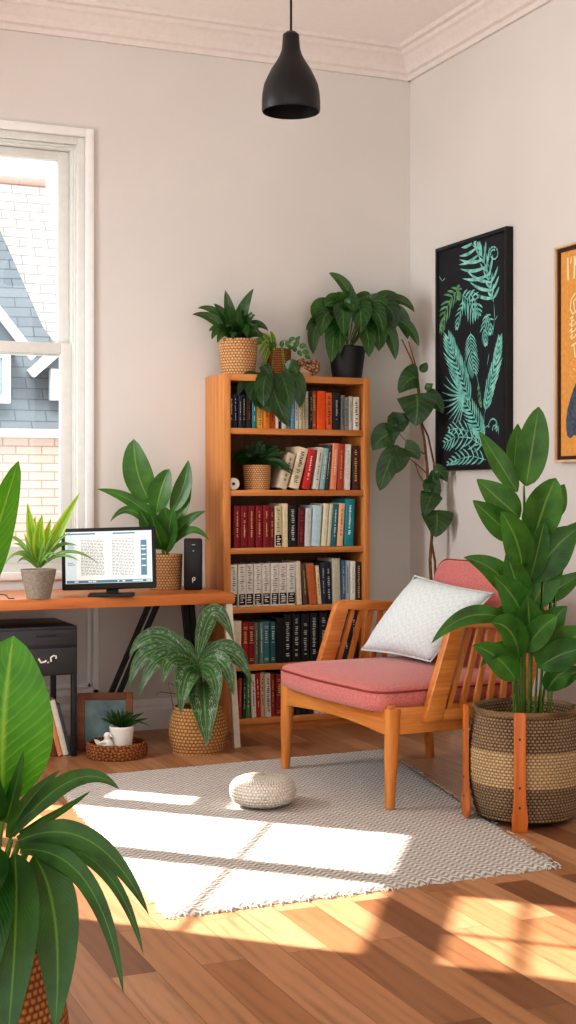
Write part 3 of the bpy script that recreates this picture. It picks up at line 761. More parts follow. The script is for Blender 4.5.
# --- black pot on the right end
WIDE = 1.3
o = on_y(347, 374, 6.59); o.z = BZ
t = potted('large leafy plant in a black pot, right end of the bookcase top', o, .076, .098, .165, M_black, L_dark)
bm = new_bm()
L = [((-18, 104), 13, (2, 96), (6, 72)), ((-30, 54), 22, (-30, 78), 8), ((-40, 48), 10, (-30, 66), 0), ((-33, 24), 17, (-36, 58), 4), ((-16, 14), 22, (-14, 52), 20), ((12, 42), 27, (14, 78), 22), ((30, 26), 26, (34, 62), 12), ((46, 48), 22, (48, 82), 4),
     ((66, 66), 12, (52, 90), 0), ((54, 76), 12, (40, 94), -6), ((70, 32), 14, (62, 62), 2), ((20, 20), 20, (22, 50), 16), ((-4, 40), 22, (-6, 74), 24), ((-22, 70), 20, (-12, 82), 10), ((24, 84), 15, (14, 84), -6), ((4, 88), 15, (4, 80), 4),
     ((60, 40), 20, (56, 76), -4), ((-26, 40), 20, (-24, 70), 16), ((6, 62), 18, (4, 80), 20), ((38, 68), 16, (30, 84), 14), ((-12, 80), 14, (-6, 82), 12), ((48, 20), 18, (46, 56), -6), ((-8, 22), 16, (-8, 50), 22), ((34, 44), 20, (30, 74), 20)]
for e in L:
    tip, w, c, dd = e
    if isinstance(dd, tuple): px_leaf(bm, s*1.07, dd, tip, w, c, (0, 0, 4), 'ovate', fold=.2); continue
    bx_ = (c[0]*.45, 52+c[1]*.18)
    px_leaf(bm, s*1.07, bx_, tip, w, c, (dd*.4, dd, dd*1.3), 'ovate', fold=.22, wav=.015, n=14)
obj('foliage', bm, L_dark, t)
bm = new_bm()
for e in L:
    c = e[2]; dd = e[3] if not isinstance(e[3], tuple) else 0
    tube(bm, [(R_.uniform(-.02, .02), R_.uniform(-.02, .02), .13), (c[0]*.2*s, -dd*.2*s, 44*s), (c[0]*.45*s, -dd*.4*s, (52+c[1]*.18)*s)], .0022, 5)
obj('stem', bm, M_stem, t)

# --- fern on the second shelf
o = on_y(257, 489, 6.56); o.z = SH[1]
t = potted('small dark fern in a tan woven pot on the second shelf of the bookcase', o, .064, .072, .122, M_wick, L_fern)
bm = new_bm()
for k in range(34):
    a = R_.uniform(0, 2*PI); el = R_.uniform(.2, 1.35); ln = R_.uniform(18, 38)
    p0 = Vector((R_.uniform(-8, 8)*s, R_.uniform(-.02, .02), 26*s))
    tip = p0 + Vector((math.cos(a)*math.cos(el)*ln*1.05, math.sin(a)*math.cos(el)*ln*.55, math.sin(el)*ln*.72-6*math.cos(el)))*s
    mid = (p0+tip)/2 + Vector((0, 0, 9*s))
    for q in range(7):       # little paired leaflets along the frond
        tt = .2+q*.12; c = p0*(1-tt)**2+mid*2*tt*(1-tt)+tip*tt*tt
        dr = (tip-p0).normalized(); sd = dr.cross(Vector((0, -.6, .8))).normalized()
        for sg in (-1, 1):
            l_ = (7.5-3.2*tt)*s
            leaf(bm, c, c+(sd*sg+dr*.4)*l_*.5+Vector((0, 0, .002)), c+(sd*sg+dr*.8)*l_, .011, 'lance', n=3)
for k in range(5):   # sprays to the right
    p0 = Vector((6*s, -.01, 28*s)); tip = Vector((R_.uniform(24, 38)*s, -.05, R_.uniform(14, 34)*s))
    leaf(bm, p0, (p0+tip)/2+Vector((0, 0, .04)), tip, .03, 'lance', n=8)
obj('foliage', bm, L_fern, t)

# --- paper roll on the second shelf
o = on_y(234, 489, 6.50); 
RL = thing('paper_roll', 'small white paper roll standing at the left end of the second shelf', 'roll', (bx(233.6)+.012, 6.52, SH[1]+.0005), -YAW*.6)
bm = new_bm(); r = .030; prof = [(.008, -.025), (.028, -.025), (.030, -.023), (.030, .023), (.028, .025), (.008, .025), (.008, -.025)]
lathe(bm, prof, 36); bmesh.ops.rotate(bm, verts=bm.verts, matrix=Matrix.Rotation(PI/2, 3, 'X')); bmesh.ops.translate(bm, verts=bm.verts, vec=(0, 0, r)); obj('roll', bm, M_ceram, RL)
bm = new_bm(); lathe(bm, [(0, -.024), (.0082, -.024), (.0082, .024), (0, .024)], 24); bmesh.ops.rotate(bm, verts=bm.verts, matrix=Matrix.Rotation(PI/2, 3, 'X')); bmesh.ops.translate(bm, verts=bm.verts, vec=(0, 0, r)); obj('core', bm, M_black, RL)

# ------------------------------------------------------------------ DESK
DX0, DX1, DYF, DYB, DZ = .72, 2.325, 6.11, 6.685, .72
D = thing('desk', 'wooden desk top on black trestle legs and white end legs under the window', 'desk', (DX0, DYB, 0))
def dl(x, y, z): return Vector((x-DX0, y-DYB, z))
bm = new_bm(); box(bm, dl(DX0, DYF, DZ-.05), dl(DX1, DYB, DZ), .006); obj('desktop', bm, M_desk, D)
def bar(bm, a, b, w=.022, t=.022, along=Vector((0, 1, 0))):
    a, b = Vector(a), Vector(b); ax = (b-a).normalized(); sx = ax.cross(along).normalized(); sy = ax.cross(sx)
    vs = []
    for p in (a, b):
        vs.append([bm.verts.new(p+sx*w/2*i+sy*t/2*j) for i, j in ((-1, -1), (1, -1), (1, 1), (-1, 1))])
    for k in range(4): face(bm, [vs[0][k], vs[0][(k+1) % 4], vs[1][(k+1) % 4], vs[1][k]])
    face(bm, vs[0][::-1]); face(bm, vs[1])
for (xt, xb) in ((2.040, 1.735), (2.082, 1.777), (2.205, 2.275), (2.24, 2.31)):
    bm = new_bm(); wdt = .02 if xt < 2.1 else .026
    bar(bm, dl(xt, 6.5, DZ-.05), dl(xb, 6.5, 0), wdt, .03); obj('trestle_leg', bm, M_black, D)
bm = new_bm(); box(bm, dl(2.0, 6.46, DZ-.066), dl(2.27, 6.54, DZ-.05), .003); obj('trestle_plate', bm, M_black, D)
M_legw = plain('whitewashed_leg', srgb(226, 214, 198), .6, .3, var=.05)
for (y0, y1) in ((DYF+.025, DYF-.005), (DYB-.04, DYB-.01)):
    bm = new_bm(); bar(bm, dl(DX1-.025, y0, DZ-.05), dl(DX1+.005, y1, 0), .03, .032); obj('leg', bm, M_legw, D)
    bm = new_bm(); bar(bm, dl(DX0+.05, y0, DZ-.05), dl(DX0+.03, y1, 0), .03, .032); obj('leg', bm, M_legw, D)

# --- monitor
o = on_z(113, 597, DZ)
MO = thing('monitor', 'black-framed computer monitor showing an open book page on the desk', 'monitor', (o.x+.016, o.y+.07, DZ), -YAW+.06)
s = depth(o)/FPX
bm = new_bm(); box(bm, (-.105, -.075, 0), (.10, .06, .012), .005); obj('stand_base', bm, M_blackm, MO)
bm = new_bm(); bar(bm, (0, .02, .010), (0, .035, .10), .055, .02); obj('stand_neck', bm, M_blackm, MO)
Mt = Matrix.Translation((-.012, .0, .030)) @ Matrix.Rotation(math.radians(-6), 4, 'X') @ Matrix.Rotation(math.radians(-1.5), 4, 'Y')
mw, mh = .425, .28
bm = new_bm(); box(bm, (-mw/2, -.012, 0), (mw/2, .022, mh), .006, mat=Mt); cas = obj('casing', bm, M_black, MO)
def scr(x0, z0, x1, z1, y, bm):
    face(bm, [bm.verts.new(Mt @ Vector(p)) for p in ((x0, y, z0), (x1, y, z0), (x1, y, z1), (x0, y, z1))])
def glow(name, rgb, st):
    t = NT(name); n = t.noise(t.coord(), 20, 2); c = t.ramp(n, [(.3, tuple(x*.94 for x in srgb(*rgb))), (.7, srgb(*rgb))])
    t.bsdf(c, .25, None, .4, **{'Emission Color': c, 'Emission Strength': st}); return t.m
sc_m = glow('screen_glow', (206, 222, 228), .35)
bw_ = .017
bm = new_bm(); scr(-mw/2+bw_, .028, mw/2-bw_, mh-bw_, -.0128, bm); sco = obj('screen', bm, sc_m, MO, False)
bm = new_bm(); scr(-.205+.06, .045, -.004, .245, -.0132, bm); obj('page', bm, glow('page_glow', (232, 236, 234), .35), sco, False)
bm = new_bm(); scr(.004, .045, .13, .245, -.0132, bm); obj('page', bm, bpy.data.materials['page_glow'], sco, False)
bm = new_bm()
for (x0, x1, z0, z1) in ((-.125, -.02, .065, .225), (.015, .118, .060, .228)):
    z = z1
    while z > z0:
        x = x0
        while x < x1-.006:
            l = R_.uniform(.006, .018); scr(x, z-.0028, min(x+l, x1), z, -.0136, bm); x += l+.003
        z -= .0068
obj('page_text', bm, plain('screen_text', srgb(150, 158, 162), .5), sco, False); bm = new_bm()
for z in (.20, .19, .12, .112): scr(-.185, z, -.185+R_.uniform(.02, .035), z+.003, -.0136, bm)
obj('margin_note', bm, bpy.data.materials['screen_text'], sco, False)
M_tb = glow('toolbar_blue', (92, 132, 150), .2)
for nm, q in (('task_bar', (-.19, .030, .19, .042)), ('side_bar', (.145, .06, .172, .22)), ('menu_bar', (-.19, .25, -.06, .256)), ('menu_bar', (.02, .25, .12, .256))):
    bm = new_bm(); scr(*q, -.0134, bm); obj(nm, bm, M_tb, sco, False)
bm = new_bm()
for k in range(9): x = R_.uniform(-.18, .17); scr(x, .033, x+R_.uniform(.006, .02), .039, -.0139, bm)
for z in (.19, .175, .15, .13, .10): scr(.149, z, .168, z+.006, -.0139, bm)
obj('icons', bm, glow('icon_light', (214, 226, 230), .3), sco, False)

# --- speaker
o = on_z(196.5, 590, DZ)
SPK = thing('speaker', 'slim black speaker box standing at the right end of the desk', 'speaker', (o.x, o.y+.05, DZ), -YAW+.1)
bm = new_bm(); box(bm, (-.043, -.05, 0), (.043, .06, .245), .008, 3); cas = obj('casing', bm, M_blackm, SPK)
bm = new_bm(); box(bm, (-.037, -.053, .008), (.037, -.049, .237), .003); gr = obj('grille', bm, M_black, SPK)
bm = new_bm()
for z, w in ((.214, .006), (.183, .004)): lathe(bm, [(0, 0), (w, 0), (w, .003), (0, .003)], 14, (0, 0, 0)); 
bm.free(); bm = new_bm(); rect(bm, -.008, .216, .008, .219, -.0536); rect(bm, -.004, .186, .004, .190, -.0536)
obj('indicator', bm, M_silv, gr, False)
bm = new_bm()
rect(bm, -.006, .036, -.002, .060, -.0536); rect(bm, -.002, .046, .008, .050, -.0536); rect(bm, .005, .050, .009, .062, -.0536); rect(bm, -.002, .058, .006, .062, -.0536)
obj('logo', bm, M_inkw, gr, False)

# --- snake-leaved plant on the desk
WIDE = 1.05
o = on_z(171, 590, DZ); s = depth(o)/FPX
t = potted('broad-leaved plant in a tan woven pot between the monitor and the speaker', (o.x, o.y+.085, DZ), .077, .083, .165, M_wick, L_mid)
s = (depth(o)+.07)/FPX
bm = new_bm()
for b_, tip, w, c, dd, pf in [((-15, 86), (-31, 150), 28, (-32, 116), 6, 'broad'), ((-9, 76), (5, 120), 22, (-6, 100), 10, 'broad'), ((6, 76), (23, 129), 17, (22, 104), 4, 'lance'), ((-4, 60), (-68, 100), 13, (-28, 94), 6, 'lance'),
                              ((-6, 50), (-54, 67), 9, (-34, 98), 12, 'lance'), ((-2, 40), (-24, 80), 22, (-14, 62), 20, 'lance'), ((2, 40), (10, 84), 18, (4, 62), 18, 'lance'), ((2, 42), (41, 78), 11, (18, 72), 8, 'lance'),
                              ((3, 40), (45, 48), 8, (26, 74), 12, 'lance'), ((1, 36), (12, 68), 10, (8, 52), 16, 'lance'), ((6, 60), (25, 112), 13, (20, 84), 0, 'lance'), ((-2, 40), (-12, 76), 16, (-8, 58), 24, 'lance'), ((0, 50), (2, 82), 20, (0, 66), 14, 'broad')]:
    px_leaf(bm, s, b_, tip, w, c, (dd*.3, dd*.8, dd), pf, fold=.3, n=14)
obj('foliage', bm, L_mid, t)
bm = new_bm()
for b_, dd in (((-15, 86), 6), ((-9, 76), 10), ((6, 76), 4), ((-4, 60), 6), ((-6, 50), 12), ((-2, 40), 20), ((2, 42), 8), ((6, 60), 0)):
    tube(bm, [(R_.uniform(-.012, .012), R_.uniform(-.012, .012), .13), (b_[0]*s*.5, -dd*.2*s, (28+b_[1])*.5*s), (b_[0]*s, -dd*.3*s, b_[1]*s)], [.004, .0035, .003], 6)
obj('stem', bm, M_stem, t)

# --- spider plant in grey pot
WIDE = 1.0
o = on_z(41, 599, DZ); s = depth(o)/FPX
t = potted('lime-striped spider plant in a small grey concrete pot left of the monitor', (o.x, o.y+.05, DZ), .052, .079, .125, M_conc, L_lime)
s = (depth(o)+.05)/FPX; bm = new_bm()
for b_, tip, w, c, dd in [((6, 40), (42, 106), 13, (18, 62), 2), ((0, 34), (-11, 96), 12, (-6, 60), 0), ((2, 34), (6, 84), 13, (0, 60), 8), ((0, 34), (14, 80), 10, (8, 56), 6), ((-2, 34), (-4, 82), 9, (-8, 60), -4)]:
    px_leaf(bm, s, b_, tip, w, c, (0, dd, dd*1.5), 'lance', fold=.35)
obj('striped_leaves', bm, L_lime, t)
bm = new_bm()
for b_, tip, w, c, dd in [((-1, 30), (-40, 60), 5, (-18, 72), 8), ((-1, 30), (-31, 34), 5, (-18, 58), 14), ((2, 30), (63, 34), 5, (30, 62), 12), ((2, 30), (44, 38), 5, (22, 52), 20), ((2, 30), (34, 66), 6, (14, 58), 8), ((-1, 30), (-12, 66), 5, (-8, 50), 12), ((0, 30), (-22, 42), 5, (-12, 56), 20),
                          ((1, 30), (24, 42), 5, (12, 54), 22), ((0, 30), (8, 62), 6, (4, 46), 16), ((2, 30), (30, 56), 5, (14, 56), 2), ((-1, 30), (-26, 54), 5, (-14, 58), 0), ((1, 30), (18, 68), 5, (8, 54), 10), ((2, 30), (40, 52), 5, (18, 62), 0), ((-1, 30), (-16, 36), 5, (-10, 48), 26), ((1, 30), (14, 36), 5, (9, 48), 26)]:
    px_leaf(bm, s, b_, tip, w*.72, c, (2, dd*.8, dd), 'lance', fold=.3)
obj('foliage', bm, L_thin, t)

# --- thin cable on the desk
bm = new_bm(); p0 = on_z(-2, 594, DZ+.003); pts = [p0, on_z(6, 595, DZ+.003), on_z(10, 599, DZ+.003), on_z(22, 601, DZ+.003)]
pts = [Vector((p.x, max(p.y, DYF+.03), p.z)) for p in pts]
c_ = obj('cable', bm if not tube(bm, pts, .0022, 6) else bm, M_blackm); tag(c_, 'thin dark cable lying on the desk beside the grey pot', 'cable')

# ------------------------------------------------------------------ drawer unit under the desk
UX1, UYF, UYB, UZ = 1.70, 6.16, 6.60, .590
ux1 = ratio(78)*UYF; UX1 = ux1; UX0 = UX1-.40
U = thing('drawer_unit', 'dark grey metal drawer unit on thin black legs under the desk', 'cabinet', (UX0, UYB, 0))
def ul(x, y, z): return Vector((x-UX0, y-UYB, z))
bm = new_bm(); box(bm, ul(UX0, UYF+.012, .37), ul(UX1, UYB, UZ), .004); obj('casing', bm, M_char, U)
bm = new_bm(); box(bm, ul(UX0+.006, UYF, .505), ul(UX1-.008, UYF+.014, UZ-.012), .003); dr = obj('drawer', bm, M_char, U)
bm = new_bm(); box(bm, ul(UX1-.19, UYF-.001, .545), ul(UX1-.10, UYF+.004, .554), .001); obj('pull_slot', bm, M_black, dr)
bm = new_bm(); box(bm, ul(UX0+.006, UYF, .378), ul(UX1-.008, UYF+.014, .495), .003); dr = obj('drawer', bm, M_char, U)
bm = new_bm()   # small white handle-like marks on the drawer front
cx, cz = ul(UX1-.135, UYF-.004, .445).x, .445; yy = ul(0, UYF-.004, 0).y
tube(bm, [(cx-.045, yy, cz+.006), (cx-.034, yy, cz-.012), (cx-.016, yy, cz-.010), (cx-.010, yy, cz-.004)], .0045, 6)
tube(bm, [(cx-.006, yy, cz-.014), (cx+.002, yy, cz-.012)], .0035, 6)
tube(bm, [(cx+.012, yy, cz-.010), (cx+.010, yy, cz+.008), (cx+.022, yy, cz+.016), (cx+.034, yy, cz+.014), (cx+.034, yy, cz+.002)], .004, 6)
obj('white_mark', bm, M_inkw, dr)
for (x, y) in ((UX0+.012, UYF+.03), (UX1-.012, UYF+.03), (UX0+.012, UYB-.02), (UX1-.012, UYB-.02)):
    bm = new_bm(); box(bm, ul(x-.012, y-.012, 0), ul(x+.012, y+.012, .372), .002); obj('leg', bm, M_black, U)

# --- books leaning under the drawer unit
fb = [(.028, .25, (116, 68, 42), 'brown', 'partly hidden behind the banana leaf'), (.022, .262, (218, 150, 100), 'orange-tan', 'beside the white one'), (.026, .258, (226, 218, 204), 'white', 'beside the blue-grey one'), (.014, .24, (66, 78, 90), 'dark blue-grey', 'nearest the front leg')]
x = UX1-.108
for w, h, rgb, wd, wh in fb:
    make_book('%s book leaning on the floor under the drawer unit, %s' % (wd, wh), 'books leaning under the drawer unit', (x, UYF+.05, .0006), w, h, .19, -14, rgb, 'none')
    x += w/math.cos(math.radians(14))+.001
# ------------------------------------------------------------------ wicker tray, picture, white pot, bird
o = on_z(116, 762, 0); s = depth(o)/FPX; TC = Vector((o.x+.04, o.y+.13, 0))
TR = thing('wicker_tray', 'low round brown wicker tray on the floor under the desk', 'tray', TC, -YAW)
bm = new_bm()
for k in range(5):
    r = .128+.003*math.sin(k*.9); ring = [(r*math.cos(a*PI/30), r*math.sin(a*PI/30), .0085+k*.013) for a in range(61)]
    tube(bm, ring, .0085, 8, cap=False)
obj('rim', bm, wicker('tray_weave', srgb(178, 118, 72), srgb(126, 76, 42), srgb(60, 34, 18), 60, 3), TR)
bm = new_bm(); lathe(bm, [(0, .002), (.118, .002), (.118, .034), (0, .034)], 40); obj('base', bm, M_wick3, TR)
# framed picture leaning against the trestle / wall
PF = thing('picture_frame', 'brown wooden picture frame with a dull teal picture leaning behind the tray', 'picture frame', (TC.x-.012, TC.y+.150, 0), -YAW+.10)
Mf = Matrix.Rotation(math.radians(-10), 4, 'X')
fw, fh = .255, .265
bm = new_bm()
for lo, hi in [((-fw/2, 0, 0), (-fw/2+.034, .02, fh)), ((fw/2-.034, 0, 0), (fw/2, .02, fh)), ((-fw/2+.034, 0, 0), (fw/2-.034, .02, .034)), ((-fw/2+.034, 0, fh-.034), (fw/2-.034, .02, fh))]:
    box(bm, lo, hi, .003, mat=Mf)
obj('frame', bm, M_frame, PF)
bm = new_bm(); box(bm, (-fw/2+.03, .008, .03), (fw/2-.03, .014, fh-.03), 0, mat=Mf)
t_ = NT('teal_picture'); nz = t_.noise(t_.coord(), 9, 4); t_.bsdf(t_.ramp(nz, [(.3, srgb(74, 104, 108)), (.55, srgb(112, 140, 140)), (.75, srgb(150, 166, 158))]), .4); obj('picture', bm, t_.m, PF)
# white pot with succulent
WP = potted('small spiky succulent in a white ceramic pot on the wicker tray', (TC.x+.020, TC.y-.012, .0345), .046, .056, .100, M_ceram, L_fern)
bm = new_bm()
for k in range(30):
    a = k*2.4; el = .25+1.1*(k/30); ln = R_.uniform(.075, .115)*(1.25-.4*math.sin(el))
    p0 = Vector((.012*math.cos(a), .012*math.sin(a), .098)); tip = p0+Vector((math.cos(a)*math.cos(el), math.sin(a)*math.cos(el), math.sin(el)*.8+.14))*ln
    leaf(bm, p0, (p0+tip)/2+Vector((0, 0, .012)), tip, .015, 'lance', n=6, fold=.4)
leaf(bm, (0, 0, .09), (.06, -.01, .15), (.135, -.02, .10), .008, 'lance'); leaf(bm, (0, 0, .09), (-.05, -.01, .15), (-.085, -.03, .12), .010, 'lance'); leaf(bm, (0, 0, .09), (.05, -.01, .12), (.10, -.02, .125), .010, 'lance')
obj('foliage', bm, L_deep, WP)
# little white bird figurine
FX = on_y(103, 745, TC.y-.035)
FG = thing('bird_figurine', 'small white ceramic bird figurine beside the white pot on the tray', 'figurine', (FX.x+.012, TC.y-.035, .0345), -YAW)
bm = new_bm()
rr = [(0, 0), (.018, .001), (.028, .010), (.031, .022), (.028, .036), (.020, .046), (.014, .052), (.0145, .060), (.017, .068), (.014, .077), (.006, .083), (0, .084)]
lathe(bm, rr, 24)
for v in bm.verts:
    if v.co.z > .046: v.co.x += .008
    elif v.co.z < .046: v.co.x *= 1.18
obj('body', bm, M_ceram, FG)
bm = new_bm(); tube(bm, [(.020, -.006, .067), (.030, -.010, .066), (.034, -.011, .064)], [.005, .003, .0006], 8); obj('beak', bm, M_ceram, FG)
bm = new_bm(); leaf(bm, (.010, -.031, .036), (-.015, -.040, .034), (-.046, -.022, .014), .030, 'ovate', curl=-.3); leaf(bm, (-.02, .0, .03), (-.04, 0, .04), (-.05, 0, .052), .022, 'strap'); obj('wing', bm, plain('greyer_ceramic', srgb(214, 208, 198), .4), FG)  # wing ceramic a little greyer than the body
bm = new_bm()
for y in (-.0155,): bmesh.ops.create_uvsphere(bm, u_segments=8, v_segments=6, radius=.002, matrix=Matrix.Translation((.013, y, .070)))
obj('eye', bm, M_ink, FG)

# ------------------------------------------------------------------ silver-streaked floor plant
WIDE = 1.0
o = on_z(199, 756, 0); s = (depth(o)+.1)/FPX
FPc = Vector((o.x+.035, o.y+.115, 0))
t = potted('silver-streaked drooping plant in a tan woven basket on the floor by the desk end', FPc, .118, .108, .205, M_wick2, L_var, bulge=.022, potname='basket')
bm = new_bm()
for b_, tip, w, c, dd, rl in [((0, 92), (37, 110), 19, (14, 178), 12, 0), ((-2, 84), (-68, 96), 20, (-44, 142), 10, 0), ((-3, 84), (-67, 66), 20, (-54, 128), 18, 0), ((-2, 80), (-56, 58), 18, (-40, 122), 26, 0), ((0, 78), (-14, 44), 24, (-12, 96), 38, 0),
                              ((6, 70), (12, 14), 30, (8, 66), 42, 0), ((2, 84), (55, 70), 18, (34, 122), 14, 0), ((2, 84), (52, 87), 17, (30, 124), 6, 0), ((2, 82), (37, 60), 20, (28, 112), 26, 0), ((1, 84), (30, 84), 15, (16, 120), -8, 0), ((-1, 84), (-36, 90), 16, (-18, 124), -8, 0),
                              ((0, 84), (-32, 72), 18, (-28, 110), 30, 0), ((1, 82), (22, 52), 20, (20, 96), 36, 0), ((0, 84), (-46, 104), 15, (-26, 128), 2, 0)]:
    px_leaf(bm, s, b_, tip, w, c, (4, dd*.8, dd*1.15), 'lance', fold=.22, wav=.02, n=16, facing=(0, -1, .35))
obj('foliage', bm, L_var, t)
bm = new_bm()
for k in range(9):
    a = k*.7; tube(bm, [(.03*math.cos(a), .03*math.sin(a), .165), (.012*math.cos(a), .012*math.sin(a)-.02, .30), (.005*math.cos(a), -4*s, 88*s)], [.006, .005, .003], 6)
obj('stem', bm, M_stem, t)
bm = new_bm()
for q in ((-28, 60, -22, 50), (-36, 52, -40, 66)): tube(bm, [(-.01, -.05, .26), (q[0]*s, -.10, q[1]*s*1.2), (q[2]*s, -.11, q[3]*s*.9)], .002, 5)
obj('root', bm, M_bark, t)

# ------------------------------------------------------------------ ARMCHAIR (faces -x)
CH = thing('armchair', 'wooden armchair with red upholstered seat and slatted arms on the rug', 'armchair', (2.715, 5.11, .0112), math.radians(4))
HW = .43
def leg_(x, y, ztop, r0=.031, r1=.018, lean=0, zb=0):
    bm = new_bm(); tube(bm, [(x+lean, y, zb), (x+lean*.5, y, ztop*.5), (x, y, ztop)], [r1, (r0+r1)/2+.002, r0], 16); return bm
FXl, RXl = -.345, .345
for y in (HW, -HW):
    obj('leg', leg_(FXl, y, .372, lean=-.012), M_chair, CH); obj('leg', leg_(RXl, y, .36, .028, .019, .03, -.0108), M_chair, CH)
bm = new_bm()   # front apron, gently arched below
pl = [(-HW, .385)]+[(HW, .385)]+[(HW-.86*i/10, .268+.022*math.sin(PI*i/10)) for i in range(11)]
prism(bm, pl, lambda u, v, t: Vector((FXl+t, u, v)), -.016, .016, .004); obj('apron', bm, M_chairy, CH)
for y in (HW, -HW):
    bm = new_bm(); box(bm, (FXl, y-.016, .275), (RXl, y+.016, .375), .006); obj('side_rail', bm, M_chairx, CH)
bm = new_bm(); box(bm, (RXl-.016, -HW, .275), (RXl+.016, HW, .36), .005); obj('rear_rail', bm, M_chairy, CH)
bm = new_bm(); box(bm, (FXl+.02, -HW+.02, .345), (RXl-.01, HW-.02, .365)); obj('seat_base', bm, M_blackm, CH)

def fabric(name, c0, c1, scale=260, bump=.4):
    t = NT(name); v = t.coord(); vo = t.n('ShaderNodeTexVoronoi'); t.set(vo.inputs['Vector'], v); vo.inputs['Scale'].default_value = scale
    n = t.noise(v, 6, 3); n2 = t.noise(v, scale*.6, 2)
    f = t.math('ADD', t.math('MULTIPLY', vo.outputs[0], .7), t.math('MULTIPLY', n2, .5))
    c = t.ramp(f, [(.2, c0), (.75, c1)]); c = t.mix(t.math('MULTIPLY', n, .15), c, c1)
    t.bsdf(c, .9, t.bump(f, bump, .003), .15, **{'Sheen Weight': .25}); return t.m
M_red = fabric('red_woven_fabric', srgb(158, 78, 78), srgb(208, 128, 122))
M_redp = plain('dark_red_piping', srgb(140, 66, 62), .8, .2)
def slab(corn, z0, z1, rad, n=7, crown_=.012, pinch=0.0, axis=None):
    """cushion with plan outline corn (list of xy), rounded rim, returned as bm plus mid-height outline"""
    # outline with rounded corners
    out = []; N = len(corn)
    for i in range(N):
        p = Vector(corn[i]); a = Vector(corn[i-1]); b = Vector(corn[(i+1) % N])
        r = min(rad, (a-p).length*.45, (b-p).length*.45); pa = p+(a-p).normalized()*r; pb = p+(b-p).normalized()*r
        for k in range(7):
            t = k/6; out.append(pa*(1-t)**2+p*2*t*(1-t)+pb*t*t)
    c = sum(out, Vector((0, 0)))/len(out); bm = new_bm()
    prof = [(.0, 0), (.55, 0), (.93, .03), (.975, .12), (1, .35), (1, .72), (.985, .88), (.95, .97), (.80, 1.06), (.5, 1.14), (.2, 1.17)]
    rings = []
    for f, h in prof[1:]:
        zz = z0+(z1-z0)*min(h, 1)+(crown_*(h-1)/.17 if h > 1 else 0)
        rings.append([bm.verts.new(((c+(p-c)*f).x, (c+(p-c)*f).y, zz)) for p in out])
    M = len(out)
    for a, b in zip(rings, rings[1:]):
        for k in range(M): face(bm, [a[k], a[(k+1) % M], b[(k+1) % M], b[k]])
    face(bm, rings[0][::-1]); face(bm, rings[-1])
    return bm, [(c+(p-c)*1.002) for p in out]
bm, ol = slab([(-.41, .43), (-.435, 0), (-.41, -.43), (.30, -.405), (.30, .405)], .352, .452, .10, crown_=.028)
seat = obj('seat_cushion', bm, M_red, CH, auto=False)
bm = new_bm(); zz = .352+.100*.80; tube(bm, [(p.x, p.y, zz) for p in ol+ol[:1]], .0042, 6, cap=False); obj('piping', bm, M_redp, seat)
# backrest cushion: built flat then tilted up
bm, ol = slab([(-.38, 0), (-.355, .47), (.355, .47), (.38, 0)], -.045, .045, .08, crown_=.02)
Mb = Matrix.Translation((.245, -.045, .425)) @ Matrix.Rotation(math.radians(16), 4, 'Y') @ Matrix(((0, 0, -1, 0), (1, 0, 0, 0), (0, 1, 0, 0), (0, 0, 0, 1)))
bmesh.ops.transform(bm, matrix=Mb, verts=bm.verts); back = obj('backrest_cushion', bm, M_red, CH, auto=False)
bm = new_bm(); tube(bm, [Mb @ Vector((p.x, p.y, .028)) for p in ol+ol[:1]], .004, 6, cap=False); obj('piping', bm, M_redp, back)
bm = new_bm(); Mb2 = Mb @ Matrix.Translation((0, 0, -.062))
box(bm, (-.34, -.06, -.012), (-.29, .44, .012), .004, mat=Mb2); box(bm, (.29, -.06, -.012), (.34, .44, .012), .004, mat=Mb2); box(bm, (-.34, .40, -.012), (.34, .44, .012), .004, mat=Mb2); box(bm, (-.34, .12, -.012), (.34, .16, .012), .004, mat=Mb2)
obj('back_frame', bm, M_chair, CH)
# arms: slanted front post, top rail, rear post, lower rail, slats
for y in (.452, -.452):
    fn = lambda u, v, t: Vector((u, y+t, v))
    bm = new_bm()
    prism(bm, [(-.232, .318), (-.150, .318), (-.052, .668), (-.035, .690), (-.02, .705), (-.085, .705), (-.104, .690)], fn, -.02, .02, .005)
    prism(bm, [(-.085, .668), (.235, .645), (.245, .688), (-.06, .708)], fn, -.021, .021, .006)
    prism(bm, [(.20, .33), (.245, .33), (.30, .50), (.245, .69), (.20, .69), (.25, .50)], fn, -.017, .017, .005)
    prism(bm, [(-.21, .318), (.23, .318), (.235, .362), (-.20, .362)], fn, -.018, .018, .004)
    arm = obj('arm_frame', bm, M_chairx, CH)
    bm = new_bm()
    for k in range(5):
        xb = -.115+k*.062; xt = -.012+k*.048
        bar(bm, (xb, y, .355), (xt, y, .672), .021, .016)
    obj('slats', bm, M_chair, arm)

